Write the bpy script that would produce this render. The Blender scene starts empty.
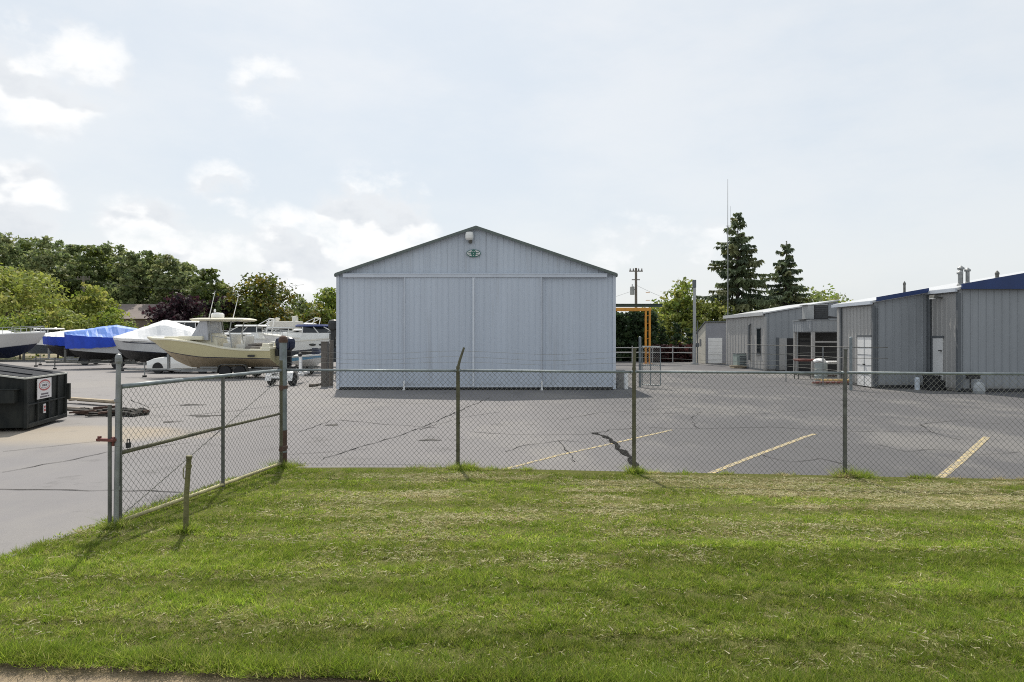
import bpy, math, random
import numpy as np
from mathutils import Vector, Matrix

R = math.radians
rng = np.random.default_rng(7)
random.seed(11)
scene = bpy.context.scene
col = scene.collection
CAMZ, F, HOR = 2.2, 700.0, 336.0

def wx(x, D): return (x - 512.0) / F * D          # sideways offset seen at column x at distance D
def wz(y, D): return CAMZ - (y - HOR) / F * D      # height seen at row y at distance D
def gd(y): return CAMZ * F / (y - HOR)             # distance of level ground seen at row y

# ------------------------------------------------------------------ materials
MATS = {}
def mat(name, color, rough=.6, metal=0., var=.12, scale=3., bump=0., bscale=40., color2=None, stretch=(1, 1, 1),
        trans=0., attr=None, spec=.5, coat=0., dirt_h=0., streak=0.):
    if name in MATS: return MATS[name]
    m = bpy.data.materials.new(name); m.use_nodes = True
    nt = m.node_tree; N = nt.nodes; Lk = nt.links
    b = N['Principled BSDF']; out = N['Material Output']
    b.inputs['Roughness'].default_value = rough
    b.inputs['Metallic'].default_value = metal
    b.inputs['Specular IOR Level'].default_value = spec
    b.inputs['Coat Weight'].default_value = coat
    tc = N.new('ShaderNodeTexCoord'); mp = N.new('ShaderNodeMapping')
    mp.inputs['Scale'].default_value = stretch
    Lk.new(tc.outputs['Object'], mp.inputs['Vector'])
    no = N.new('ShaderNodeTexNoise'); no.inputs['Scale'].default_value = scale
    no.inputs['Detail'].default_value = 6.; no.inputs['Roughness'].default_value = .62
    Lk.new(mp.outputs['Vector'], no.inputs['Vector'])
    ra = N.new('ShaderNodeValToRGB')
    c = np.array(color[:3]); c2 = np.array(color2[:3]) if color2 is not None else c * (1 + var)
    c1 = c if color2 is not None else c * (1 - var)
    ra.color_ramp.elements[0].position = .32; ra.color_ramp.elements[1].position = .68
    ra.color_ramp.elements[0].color = (*c1, 1); ra.color_ramp.elements[1].color = (*c2, 1)
    Lk.new(no.outputs['Fac'], ra.inputs['Fac'])
    csock = ra.outputs['Color']
    if dirt_h:        # splashed dirt low on the sheet, run-off stains
        ge = N.new('ShaderNodeNewGeometry'); sz = N.new('ShaderNodeSeparateXYZ'); Lk.new(ge.outputs['Position'], sz.inputs[0])
        nd_ = N.new('ShaderNodeTexNoise'); nd_.inputs['Scale'].default_value = 2.2; nd_.inputs['Detail'].default_value = 7; Lk.new(ge.outputs['Position'], nd_.inputs['Vector'])
        a1 = N.new('ShaderNodeMath'); a1.operation = 'MULTIPLY_ADD'; Lk.new(nd_.outputs['Fac'], a1.inputs[0]); a1.inputs[1].default_value = -1.6 * dirt_h; Lk.new(sz.outputs[2], a1.inputs[2])
        mr = N.new('ShaderNodeMapRange'); mr.interpolation_type = 'SMOOTHSTEP'; Lk.new(a1.outputs[0], mr.inputs[0]); mr.inputs[1].default_value = .25 * dirt_h; mr.inputs[2].default_value = -1.0 * dirt_h; mr.inputs[4].default_value = .75
        m3 = N.new('ShaderNodeMix'); m3.data_type = 'RGBA'; Lk.new(mr.outputs[0], m3.inputs[0]); Lk.new(csock, m3.inputs[6]); m3.inputs[7].default_value = (.20, .185, .165, 1); csock = m3.outputs[2]
        mp2 = N.new('ShaderNodeMapping'); mp2.inputs['Scale'].default_value = (1.3, 1.3, .06); Lk.new(ge.outputs['Position'], mp2.inputs['Vector'])
        n4 = N.new('ShaderNodeTexNoise'); n4.inputs['Scale'].default_value = 2.6; n4.inputs['Detail'].default_value = 8; n4.inputs['Roughness'].default_value = .7; Lk.new(mp2.outputs[0], n4.inputs['Vector'])
        r4 = N.new('ShaderNodeMapRange'); r4.interpolation_type = 'SMOOTHSTEP'; Lk.new(n4.outputs['Fac'], r4.inputs[0]); r4.inputs[1].default_value = .54; r4.inputs[2].default_value = .74; r4.inputs[4].default_value = streak
        m5 = N.new('ShaderNodeMix'); m5.data_type = 'RGBA'; Lk.new(r4.outputs[0], m5.inputs[0]); Lk.new(csock, m5.inputs[6]); m5.inputs[7].default_value = (.24, .235, .225, 1); csock = m5.outputs[2]
    if attr:
        at = N.new('ShaderNodeAttribute'); at.attribute_name = attr
        mx = N.new('ShaderNodeMix'); mx.data_type = 'RGBA'; mx.blend_type = 'MULTIPLY'
        mx.inputs['Factor'].default_value = 1.
        Lk.new(csock, mx.inputs[6]); Lk.new(at.outputs['Color'], mx.inputs[7]); csock = mx.outputs[2]
    Lk.new(csock, b.inputs['Base Color'])
    if bump:
        n2 = N.new('ShaderNodeTexNoise'); n2.inputs['Scale'].default_value = bscale; n2.inputs['Detail'].default_value = 4.
        Lk.new(mp.outputs['Vector'], n2.inputs['Vector'])
        bp = N.new('ShaderNodeBump'); bp.inputs['Strength'].default_value = bump; bp.inputs['Distance'].default_value = .02
        Lk.new(n2.outputs['Fac'], bp.inputs['Height']); Lk.new(bp.outputs['Normal'], b.inputs['Normal'])
    if trans:
        tr = N.new('ShaderNodeBsdfTranslucent'); mx2 = N.new('ShaderNodeMixShader'); mx2.inputs[0].default_value = trans
        hs = N.new('ShaderNodeHueSaturation'); hs.inputs['Saturation'].default_value = 1.1; hs.inputs['Value'].default_value = 1.25
        Lk.new(csock, hs.inputs['Color']); Lk.new(hs.outputs['Color'], tr.inputs['Color'])
        Lk.new(b.outputs[0], mx2.inputs[1]); Lk.new(tr.outputs[0], mx2.inputs[2]); Lk.new(mx2.outputs[0], out.inputs['Surface'])
    MATS[name] = m
    return m

# ------------------------------------------------------------------ mesh builder
class MB:
    def __init__(s): s.v = []; s.f = []; s.m = []
    def face(s, pts, m=0):
        i = len(s.v); s.v.extend([tuple(p) for p in pts]); s.f.append(tuple(range(i, i + len(pts)))); s.m.append(m)
    def box(s, c, d, m=0, rz=0., rx=0., ry=0.):
        M = Matrix.Rotation(rz, 3, 'Z') @ Matrix.Rotation(ry, 3, 'Y') @ Matrix.Rotation(rx, 3, 'X')
        i = len(s.v)
        for sx in (-1, 1):
            for sy in (-1, 1):
                for sz in (-1, 1):
                    p = M @ Vector((sx * d[0] / 2, sy * d[1] / 2, sz * d[2] / 2))
                    s.v.append((c[0] + p.x, c[1] + p.y, c[2] + p.z))
        for f in ((0, 1, 3, 2), (4, 6, 7, 5), (0, 4, 5, 1), (2, 3, 7, 6), (0, 2, 6, 4), (1, 5, 7, 3)):
            s.f.append(tuple(i + k for k in f)); s.m.append(m)
    def bb(s, a, b, m=0):
        s.box([(a[k] + b[k]) / 2 for k in range(3)], [abs(b[k] - a[k]) for k in range(3)], m)
    def cyl(s, p0, p1, r0, r1=None, n=8, m=0, caps=True):
        r1 = r0 if r1 is None else r1
        p0 = Vector(p0); p1 = Vector(p1); d = (p1 - p0)
        if d.length < 1e-6: return
        d.normalize()
        a = d.cross(Vector((0, 0, 1))) if abs(d.z) < .95 else d.cross(Vector((1, 0, 0)))
        a.normalize(); b = d.cross(a)
        i = len(s.v)
        for k in range(n):
            t = 2 * math.pi * k / n; o = a * math.cos(t) + b * math.sin(t)
            s.v.append(tuple(p0 + o * r0)); s.v.append(tuple(p1 + o * r1))
        for k in range(n):
            q = (k + 1) % n
            s.f.append((i + 2 * k, i + 2 * q, i + 2 * q + 1, i + 2 * k + 1)); s.m.append(m)
        if caps:
            s.f.append(tuple(i + 2 * k for k in range(n))[::-1]); s.m.append(m)
            s.f.append(tuple(i + 2 * k + 1 for k in range(n))); s.m.append(m)
    def tube(s, pts, r, n=7, m=0):
        rr = r if isinstance(r, (list, tuple)) else [r] * len(pts)
        for k in range(len(pts) - 1): s.cyl(pts[k], pts[k + 1], rr[k], rr[k + 1], n, m)
    def ell(s, c, r, m=0, nu=12, nv=7, jit=0.):
        i = len(s.v)
        for a in range(nv + 1):
            ph = math.pi * a / nv
            for b in range(nu):
                th = 2 * math.pi * b / nu; k = 1 + random.uniform(-jit, jit)
                s.v.append((c[0] + r[0] * k * math.sin(ph) * math.cos(th), c[1] + r[1] * k * math.sin(ph) * math.sin(th), c[2] + r[2] * k * math.cos(ph)))
        for a in range(nv):
            for b in range(nu):
                q = (b + 1) % nu
                s.f.append((i + a * nu + b, i + (a + 1) * nu + b, i + (a + 1) * nu + q, i + a * nu + q)); s.m.append(m)
    def prism(s, poly, y0, y1, m=0, axis='y'):
        def P(a, b, t): return (a, t, b) if axis == 'y' else ((t, a, b) if axis == 'x' else (a, b, t))
        n = len(poly); i = len(s.v)
        for a, b in poly: s.v.append(P(a, b, y0))
        for a, b in poly: s.v.append(P(a, b, y1))
        s.f.append(tuple(range(i, i + n))); s.m.append(m)
        s.f.append(tuple(range(i + n, i + 2 * n))[::-1]); s.m.append(m)
        for k in range(n):
            q = (k + 1) % n; s.f.append((i + k, i + q, i + n + q, i + n + k)); s.m.append(m)
    def loft(s, rings, m=0, closed=True, caps=True, mrow=None):
        n = len(rings[0]); i = len(s.v)
        for r in rings: s.v.extend([tuple(p) for p in r])
        for a in range(len(rings) - 1):
            for b in range(n if closed else n - 1):
                q = (b + 1) % n
                s.f.append((i + a * n + b, i + a * n + q, i + (a + 1) * n + q, i + (a + 1) * n + b)); s.m.append(mrow[b] if mrow else m)
        if caps:
            s.f.append(tuple(range(i, i + n))[::-1]); s.m.append(m)
            k = i + (len(rings) - 1) * n
            s.f.append(tuple(range(k, k + n))); s.m.append(m)
    def lathe(s, prof, c, axis='z', n=16, m=0):
        rings = []
        for r, h in prof:
            ring = []
            for k in range(n):
                t = 2 * math.pi * k / n; a, b = r * math.cos(t), r * math.sin(t)
                ring.append((c[0] + a, c[1] + b, c[2] + h) if axis == 'z' else (c[0] + a, c[1] + h, c[2] + b))
            rings.append(ring)
        s.loft(rings, m)
    def siding(s, p0, p1, z0, ztop, pitch=.23, rib=.03, depth=.022, m=0):
        """ribbed sheet metal from p0 to p1 (plan), facing the right-hand side of that direction"""
        p0 = np.array(p0, float); p1 = np.array(p1, float); L = np.linalg.norm(p1 - p0); d = (p1 - p0) / L; n = np.array((d[1], -d[0]))
        pts = [(0., 0.)]; k = 0
        while True:
            a = k * pitch + pitch * .5
            if a + 4 * rib > L: break
            pts += [(a, 0.), (a + rib * .6, depth), (a + rib * 1.5, depth), (a + rib * 2.1, 0.)]; k += 1
        pts.append((L, 0.))
        for (a, da), (b, db) in zip(pts[:-1], pts[1:]):
            A = p0 + d * a + n * da; B = p0 + d * b + n * db
            s.face([(A[0], A[1], z0), (B[0], B[1], z0), (B[0], B[1], ztop(b)), (A[0], A[1], ztop(a))], m)
    def data(s, name, mats, smooth=False):
        me = bpy.data.meshes.new(name); me.from_pydata(s.v, [], s.f)
        for x in (mats if isinstance(mats, (list, tuple)) else [mats]): me.materials.append(x)
        me.polygons.foreach_set('material_index', s.m)
        if smooth: me.polygons.foreach_set('use_smooth', [True] * len(s.f))
        me.update(); return me
    def build(s, name, mats, parent=None, smooth=False, origin=None, world=False, bevel=0., auto=None):
        if world and parent is not None:
            I = parent.matrix_basis.inverted(); s.v = [tuple(I @ Vector(p)) for p in s.v]
        if origin is not None: s.v = [(p[0] - origin[0], p[1] - origin[1], p[2] - origin[2]) for p in s.v]
        o = bpy.data.objects.new(name, s.data(name, mats, smooth)); col.objects.link(o)
        if parent is not None: o.parent = parent
        if origin is not None: o.location = origin
        if bevel:
            bm = o.modifiers.new('bevel', 'BEVEL'); bm.width = bevel; bm.segments = 2; bm.limit_method = 'ANGLE'; bm.angle_limit = R(35)
        return o

def tag(o, label=None, cat=None, group=None, kind=None):
    if label: o['label'] = label
    if cat: o['category'] = cat
    if group: o['group'] = group
    if kind: o['kind'] = kind
    return o
def thing(name, loc, label, cat, rz=0., group=None):
    o = bpy.data.objects.new(name, None); col.objects.link(o); o.empty_display_size = .3
    o.location = loc; o.rotation_euler = (0, 0, rz); o.matrix_basis = Matrix.Translation(loc) @ Matrix.Rotation(rz, 4, 'Z')
    return tag(o, label, cat, group)

def vnoise(x, y, seed=0):
    """smooth 2-D value noise in 0..1"""
    xi = np.floor(x).astype(np.int64); yi = np.floor(y).astype(np.int64); fx = x - xi; fy = y - yi
    fx = fx * fx * (3 - 2 * fx); fy = fy * fy * (3 - 2 * fy)
    def h(a, b):
        n = (a * 374761393 + b * 668265263 + seed * 1274126177) & 0x7fffffff
        n = ((n ^ (n >> 13)) * 1103515245) & 0x7fffffff
        return ((n ^ (n >> 16)) & 0xffff) / 65535.
    return (h(xi, yi) * (1 - fx) + h(xi + 1, yi) * fx) * (1 - fy) + (h(xi, yi + 1) * (1 - fx) + h(xi + 1, yi + 1) * fx) * fy
def fbm(x, y, seed=0, o=4):
    t = 0; a = .5; w = 0
    for k in range(o):
        t = t + a * vnoise(x * 2 ** k, y * 2 ** k, seed + k); w += a; a *= .55
    return t / w

def cards(name, verts, faces_n, tint, material, parent=None, k=4):
    """mesh of separate little faces with k corners each; verts (n*k,3), tint (n,3)"""
    n = len(verts) // k
    me = bpy.data.meshes.new(name)
    me.vertices.add(n * k); me.vertices.foreach_set('co', verts.astype(np.float32).ravel())
    me.loops.add(n * k); me.loops.foreach_set('vertex_index', np.arange(n * k, dtype=np.int32))
    me.polygons.add(n); me.polygons.foreach_set('loop_start', np.arange(n, dtype=np.int32) * k)
    me.polygons.foreach_set('loop_total', np.full(n, k, dtype=np.int32))
    a = me.attributes.new('tint', 'FLOAT_COLOR', 'POINT')
    c = np.ones((n * k, 4), np.float32); c[:, :3] = np.repeat(tint, k, axis=0)
    a.data.foreach_set('color', c.ravel())
    me.materials.append(material); me.update(); me.validate()
    o = bpy.data.objects.new(name, me); col.objects.link(o)
    if parent is not None: o.parent = parent
    return o

# ------------------------------------------------------------------ palette
M_asph = None
galv = mat('galvanised_steel', (.24, .25, .25), .5, .35, .22, 5., .15, 60)
galv_dark = mat('weathered_steel', (.13, .13, .12), .65, .3, .35, 6., .2, 60)
railmat = mat('weathered_galvanised_rail', (.22, .25, .26), .55, .4, .25, 7.)
wirem = mat('chain_link_wire', (.185, .188, .18), .75, .0, .25, 2., spec=.3)
yellowed = mat('yellowed_steel', (.42, .38, .20), .6, .1, .3, 6., .2, 50)
olive = mat('olive_weathered_pipe', (.105, .10, .06), .65, .2, .35, 6., .2, 50)
rust = mat('rusty_steel', (.10, .06, .045), .85, .1, .35, 9., .3, 50)
hang = mat('pale_blue_grey_painted_sheet', (.475, .525, .59), .5, 0., .07, 1.6, 0., 40, stretch=(1, 1, .07), dirt_h=.30, streak=.35)
hangd = mat('pale_blue_grey_door_sheet', (.49, .54, .61), .5, 0., .06, 1.5, 0., 40, stretch=(1, 1, .06), dirt_h=.30, streak=.28)
hangt = mat('pale_trim_paint', (.53, .57, .63), .5, 0., .06, 2.)
greent = mat('dark_green_roof_trim', (.105, .13, .118), .5, 0., .12, 3.)
white = mat('white_paint', (.78, .78, .77), .5, 0., .05, 2.)
gel = mat('white_gelcoat', (.78, .78, .76), .22, 0., .04, 1.2)
geloff = mat('offwhite_gelcoat', (.68, .66, .60), .3, 0., .06, 1.5)
cream = mat('cream_gelcoat', (.53, .48, .28), .25, 0., .04, 1.0)
creamlt = mat('pale_cream_gelcoat', (.74, .70, .55), .3, 0., .05, 1.)
brownbot = mat('brown_bottom_paint', (.30, .21, .13), .7, 0., .25, 1.5)
navy = mat('navy_paint', (.012, .018, .045), .3, 0., .2, 2.)
black = mat('black_rubber', (.018, .018, .019), .75, 0., .3, 6.)
blackp = mat('black_plastic', (.02, .021, .023), .5, 0., .25, 4.)
glassd = mat('dark_tinted_glass', (.02, .025, .03), .08, 0., .1, 2.)
vinyl = mat('clear_vinyl_curtain', (.42, .43, .46), .25, 0., .2, 6., stretch=(6, 1, 1))
tarp = mat('bright_blue_tarpaulin', (.012, .055, .46), .7, 0., .2, 2., .3, 8)
tarpl = mat('sunlit_blue_tarpaulin', (.12, .25, .66), .6, 0., .15, 2., .3, 8)  # same blue tarpaulin, paler where sunlight on its top is painted in
canvas = mat('navy_canvas', (.02, .04, .15), .8, 0., .2, 4.)
shrink = mat('white_shrink_wrap', (.80, .80, .80), .35, 0., .05, 2., .5, 6)
hullblue = mat('light_blue_gelcoat', (.16, .34, .52), .3, 0., .1, 2.)
greyhull = mat('grey_hull', (.45, .46, .47), .35, 0., .1, 2.)
bgrey = mat('sunlit_grey_ribbed_sheet', (.37, .365, .355), .5, 0.05, .07, .9, stretch=(1, 1, .3), dirt_h=.3, streak=.4)  # sheet tone for left-facing walls, sunlight painted into the colour
bgrey2 = mat('shaded_grey_ribbed_sheet', (.275, .292, .308), .5, 0.05, .08, .9, stretch=(1, 1, .3), dirt_h=.3, streak=.0)  # same sheet, darker and bluer to paint the shade on the fronts
bdark = mat('dark_grey_trim', (.11, .12, .13), .6, 0., .12, 3.)
bluet = mat('dark_blue_fascia', (.008, .032, .13), .45, 0., .12, 2.)
roofm = mat('white_metal_roof', (.50, .51, .52), .35, .1, .06, 1.)
conc = mat('stained_concrete', (.42, .38, .31), .85, 0., .25, 1.3, .4, 30)
brownw = mat('brown_siding', (.16, .13, .115), .8, 0., .12, 1.)
brownr = mat('grey_brown_roof', (.20, .165, .15), .85, 0., .15, 1.)
orange = mat('orange_paint', (.62, .27, .03), .5, 0., .15, 2.)
greens = mat('green_painted_steel', (.035, .065, .052), .5, 0., .15, 2.)
dump = mat('black_green_dumpster_paint', (.008, .011, .012), .65, 0., .4, 5., .3, 14, spec=.25, color2=(.030, .032, .028), stretch=(1, 1, .4))
dlid = mat('grey_plastic_lid', (.020, .023, .029), .8, 0., .3, 3., .1, 10, spec=.15)
dedge = mat('pale_rim_edge', (.55, .55, .50), .6, 0., .2, 8.)  # pale line along the rim of the dark body
signw = mat('white_sign_face', (.72, .70, .70), .5, 0., .05, 8.)
signr = mat('red_sign_ink', (.40, .10, .10), .5, 0., .1, 8.)
signk = mat('dark_sign_ink', (.12, .10, .12), .5, 0., .1, 8.)
signg = mat('green_sign_face', (.03, .14, .11), .5, 0., .1, 8.)
wood = mat('weathered_wood', (.34, .28, .20), .85, 0., .25, 4., .3, 30, stretch=(1, 6, 6))
polew = mat('grey_wood_pole', (.17, .15, .13), .9, 0., .2, 6., .3, 30, stretch=(8, 8, 1))
pale_pole = mat('pale_grey_pole', (.36, .37, .37), .6, .1, .12, 3.)
bark = mat('tree_bark', (.085, .07, .055), .95, 0., .3, 4., .5, 14, stretch=(4, 4, 1))
acg = mat('grey_green_unit_paint', (.30, .36, .34), .5, .1, .1, 4.)
dirt = mat('dirt', (.30, .235, .155), .95, 0., .3, 5., .6, 40)
lens = mat('frosted_lamp_lens', (.75, .75, .72), .2, 0., .04, 4.)
redb = mat('faded_red_paint', (.24, .09, .075), .6, 0., .2, 4.)
# ------------------------------------------------------------------ camera, sun, sky
cd = bpy.data.cameras.new('camera'); cam = bpy.data.objects.new('camera', cd); col.objects.link(cam)
cam.location = (0, 0, CAMZ); cam.rotation_euler = (R(90), 0, 0)
cd.sensor_width = 36; cd.lens = 36 * F / 1024; cd.shift_y = -(341 - HOR) / 1024; cd.clip_start = .05; cd.clip_end = 4000
scene.camera = cam
SAZ, SEL = R(-13), R(54)
sd = Vector((math.sin(SAZ) * math.cos(SEL), math.cos(SAZ) * math.cos(SEL), math.sin(SEL)))
sl = bpy.data.lights.new('sun', 'SUN'); sl.energy = 4.2; sl.angle = R(.8); sl.color = (1, .94, .84)
so = bpy.data.objects.new('sun', sl); col.objects.link(so); so.location = (-10, 20, 30)
so.rotation_euler = (-sd).to_track_quat('-Z', 'Y').to_euler()

w = bpy.data.worlds.new('World'); scene.world = w; w.use_nodes = True
nt = w.node_tree; N = nt.nodes; Lk = nt.links
bg = N['Background']
def nd(t, **k):
    n = N.new(t)
    for a, b in k.items(): setattr(n, a, b)
    return n
def mth(op, a, b=None, clamp=False):
    n = nd('ShaderNodeMath', operation=op); n.use_clamp = clamp
    for i, q in enumerate((a, b)):
        if q is None: continue
        if isinstance(q, (int, float)): n.inputs[i].default_value = q
        else: Lk.new(q, n.inputs[i])
    return n.outputs[0]
def sstep(x, a, b):
    n = nd('ShaderNodeMapRange', interpolation_type='SMOOTHSTEP'); Lk.new(x, n.inputs[0])
    n.inputs[1].default_value = a; n.inputs[2].default_value = b; return n.outputs[0]
def mixc(f, a, b):
    n = nd('ShaderNodeMix', data_type='RGBA')
    if isinstance(f, (int, float)): n.inputs[0].default_value = f
    else: Lk.new(f, n.inputs[0])
    for i, q in ((6, a), (7, b)):
        if isinstance(q, tuple): n.inputs[i].default_value = (*q, 1)
        else: Lk.new(q, n.inputs[i])
    return n.outputs[2]
sky = nd('ShaderNodeTexSky', sky_type='NISHITA'); sky.sun_disc = False
sky.sun_elevation = SEL; sky.sun_rotation = SAZ; sky.air_density = 1.; sky.dust_density = 2.
skys = nd('ShaderNodeVectorMath', operation='SCALE'); Lk.new(sky.outputs[0], skys.inputs[0]); skys.inputs['Scale'].default_value = .10
tc = nd('ShaderNodeTexCoord'); dirv = tc.outputs['Generated']
sep = nd('ShaderNodeSeparateXYZ'); Lk.new(dirv, sep.inputs[0]); dz = sep.outputs[2]
def noise(vec, scale, detail=6, rough=.55, lo=None, st=(1, 1, 1), off=(0, 0, 0)):
    mp = nd('ShaderNodeMapping'); mp.inputs['Scale'].default_value = st; mp.inputs['Location'].default_value = off
    Lk.new(vec, mp.inputs[0])
    n = nd('ShaderNodeTexNoise'); n.inputs['Scale'].default_value = scale; n.inputs['Detail'].default_value = detail; n.inputs['Roughness'].default_value = rough
    Lk.new(mp.outputs[0], n.inputs['Vector']); return n.outputs['Fac']
# thin high veil with faint streaks, over the clear sky
v1 = noise(dirv, 2.2, 6, .6, st=(1, 1, 2.6), off=(3.1, .4, 1.2))
veil = mixc(sstep(v1, .34, .66), (.70, .765, .82), (.805, .835, .85))
lowhaze = sstep(dz, .30, .02)
veil = mixc(mth('MULTIPLY', lowhaze, .55), veil, (.80, .82, .832))
base = mixc(.80, skys.outputs[0], veil)
# heaped clouds low on the left, two patches higher up
def patch(x, y, sig, amp):
    d = Vector(((x - 512) / F, 1, (HOR - y) / F)).normalized()
    n = nd('ShaderNodeVectorMath', operation='DOT_PRODUCT'); Lk.new(dirv, n.inputs[0]); n.inputs[1].default_value = d
    return mth('MULTIPLY', sstep(n.outputs['Value'], math.cos(R(sig)), math.cos(R(sig * .25))), amp)
m = None
for p in ((380, 240, 7.5, 1.), (290, 265, 6, 1.), (205, 262, 5.5, .95), (140, 240, 4.5, .8), (8, 208, 4.5, 1.), (-60, 230, 8, 1.), (40, 75, 5.5, .8), (85, 62, 4.5, .6),
          (0, 80, 5, .7), (225, 195, 4, .62), (268, 85, 4, .6), (420, 240, 5, .5), (640, 255, 6, .5), (705, 255, 5, .5), (980, 330, 9, .3), (-300, 200, 14, .9)):
    q = patch(*p); m = q if m is None else mth('MAXIMUM', m, q)
cn = noise(dirv, 14., 10, .57, st=(1, 1, 1.5), off=(.7, 2.2, 5.4))
cn2 = noise(dirv, 13., 5, .45, st=(1, 1, 1.5), off=(.7, 2.2, 5.4 + .035))
cn3 = noise(dirv, 13., 5, .45, st=(1, 1, 1.5), off=(.7, 2.2, 5.4))
big = noise(dirv, 6., 3, .5, st=(1, 1, 1.6), off=(5.2, 1.1, .3))
dens = mth('ADD', mth('MULTIPLY', cn, .75), mth('MULTIPLY', big, .35))
dens = mth('ADD', dens, mth('MULTIPLY', m, .26))
cover = mth('MULTIPLY', sstep(dens, .62, .82), sstep(m, .02, .7))
shade = sstep(mth('SUBTRACT', cn2, cn3), -.05, .07)
core = sstep(dens, .72, 1.05)
ccol = mixc(mth('MULTIPLY', shade, mth('ADD', mth('MULTIPLY', core, .5), .5)), (.93, .935, .935), (.62, .66, .71))
skyc = mixc(mth('MULTIPLY', cover, .92), base, ccol)
# the horizon ground half of the sphere stays dull
skyc = mixc(sstep(dz, -.01, -.06), skyc, (.22, .23, .22))
Lk.new(skyc, bg.inputs['Color']); bg.inputs['Strength'].default_value = 1.

# ------------------------------------------------------------------ ground surfaces
def ground_mat(name, build):
    m = bpy.data.materials.new(name); m.use_nodes = True; MATS[name] = m
    build(m.node_tree); return m
def asphalt(nt):
    N_, L_ = nt.nodes, nt.links; b = N_['Principled BSDF']; b.inputs['Roughness'].default_value = .85; b.inputs['Specular IOR Level'].default_value = .22
    geo = N_.new('ShaderNodeNewGeometry'); pos = geo.outputs['Position']
    sp = N_.new('ShaderNodeSeparateXYZ'); L_.new(pos, sp.inputs[0])
    def no(scale, det=6, r=.6, st=(1, 1, 1)):
        mp = N_.new('ShaderNodeMapping'); mp.inputs['Scale'].default_value = st; L_.new(pos, mp.inputs[0])
        n = N_.new('ShaderNodeTexNoise'); n.inputs['Scale'].default_value = scale; n.inputs['Detail'].default_value = det; n.inputs['Roughness'].default_value = r
        L_.new(mp.outputs[0], n.inputs['Vector']); return n.outputs['Fac']
    def ma(op, a, b=None, c=None):
        n = N_.new('ShaderNodeMath'); n.operation = op
        for i, q in enumerate((a, b, c)):
            if q is None: continue
            if isinstance(q, (int, float)): n.inputs[i].default_value = q
            else: L_.new(q, n.inputs[i])
        return n.outputs[0]
    def ss(x, a, b):
        n = N_.new('ShaderNodeMapRange'); n.interpolation_type = 'SMOOTHSTEP'; L_.new(x, n.inputs[0]); n.inputs[1].default_value = a; n.inputs[2].default_value = b; return n.outputs[0]
    def mx(f, a, b, bt='MIX'):
        n = N_.new('ShaderNodeMix'); n.data_type = 'RGBA'; n.blend_type = bt
        if isinstance(f, (int, float)): n.inputs[0].default_value = f
        else: L_.new(f, n.inputs[0])
        for i, q in ((6, a), (7, b)):
            if isinstance(q, tuple): n.inputs[i].default_value = (*q, 1)
            else: L_.new(q, n.inputs[i])
        return n.outputs[2]
    X, Y = sp.outputs[0], sp.outputs[1]
    wob = ma('MULTIPLY', ma('SUBTRACT', no(.35, 5), .5), 3.)
    # sealed dark lot on the right, paler worn yard on the left, smooth grey drive in front
    yard = ss(ma('ADD', X, wob), -4.5, -8.5)
    yard = ma('MULTIPLY', yard, ss(ma('ADD', Y, ma('MULTIPLY', X, .30)), 10.5, 12.5))
    lot = mx(no(.5, 7), (.088, .087, .092), (.118, .115, .119))
    yrd = mx(no(.45, 7), (.25, .236, .218), (.325, .308, .282))
    drv = ss(ma('ADD', ma('ADD', Y, ma('MULTIPLY', X, .30)), ma('MULTIPLY', wob, .3)), 11.2, 9.6)
    c = mx(yard, lot, yrd)
    drive = mx(no(.7, 6, .6, (1, .4, 1)), (.135, .139, .146), (.17, .174, .18))
    c = mx(ma('MULTIPLY', drv, ss(X, -2.5, -3.6)), c, drive)
    # pale worn patch in front of the hall and along the near edge
    worn = ma('MULTIPLY', ss(ma('ADD', X, ma('MULTIPLY', wob, 1.4)), 5.5, -1.), .8)
    c = mx(worn, c, mx(no(.6), (.190, .182, .186), (.235, .222, .222)))
    # tan dust by the bin and stains
    sx = ma('SUBTRACT', X, -10.2); sy = ma('SUBTRACT', Y, 15.6)
    d2 = ma('ADD', ma('MULTIPLY', sx, ma('MULTIPLY', sx, .10)), ma('MULTIPLY', sy, ma('MULTIPLY', sy, .45)))
    dust = ma('MULTIPLY', ss(ma('ADD', d2, ma('MULTIPLY', wob, .9)), 1.5, .2), .6)
    c = mx(dust, c, (.36, .29, .195))
    st = ma('MULTIPLY', ss(no(.9, 6, .7), .56, .70), .45)
    c = mx(st, c, (.07, .068, .066))
    bl = ma('MULTIPLY', ss(no(.22, 7, .7, (1, .5, 1)), .47, .62), .36)
    c = mx(bl, c, (.27, .255, .235))
    gr = no(90., 3, .7)
    c = mx(.55, c, mx(gr, (.3, .3, .3), (1.7, 1.7, 1.7)), 'MULTIPLY')
    L_.new(c, b.inputs['Base Color'])
    bp = N_.new('ShaderNodeBump'); bp.inputs['Strength'].default_value = .5; bp.inputs['Distance'].default_value = .01
    L_.new(no(55., 4, .7), bp.inputs['Height']); L_.new(bp.outputs[0], b.inputs['Normal'])
M_asph = ground_mat('worn_asphalt', asphalt)
M_soil = mat('lawn_soil', (.085, .105, .026), 1., 0., .3, 26., .8, 60, color2=(.145, .14, .055), spec=.02)
M_road = mat('road_asphalt', (.20, .185, .165), .9, 0., .2, 3., .5, 60)
M_far = mat('far_rough_grass', (.10, .13, .04), .95, 0., .3, .3)

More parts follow.
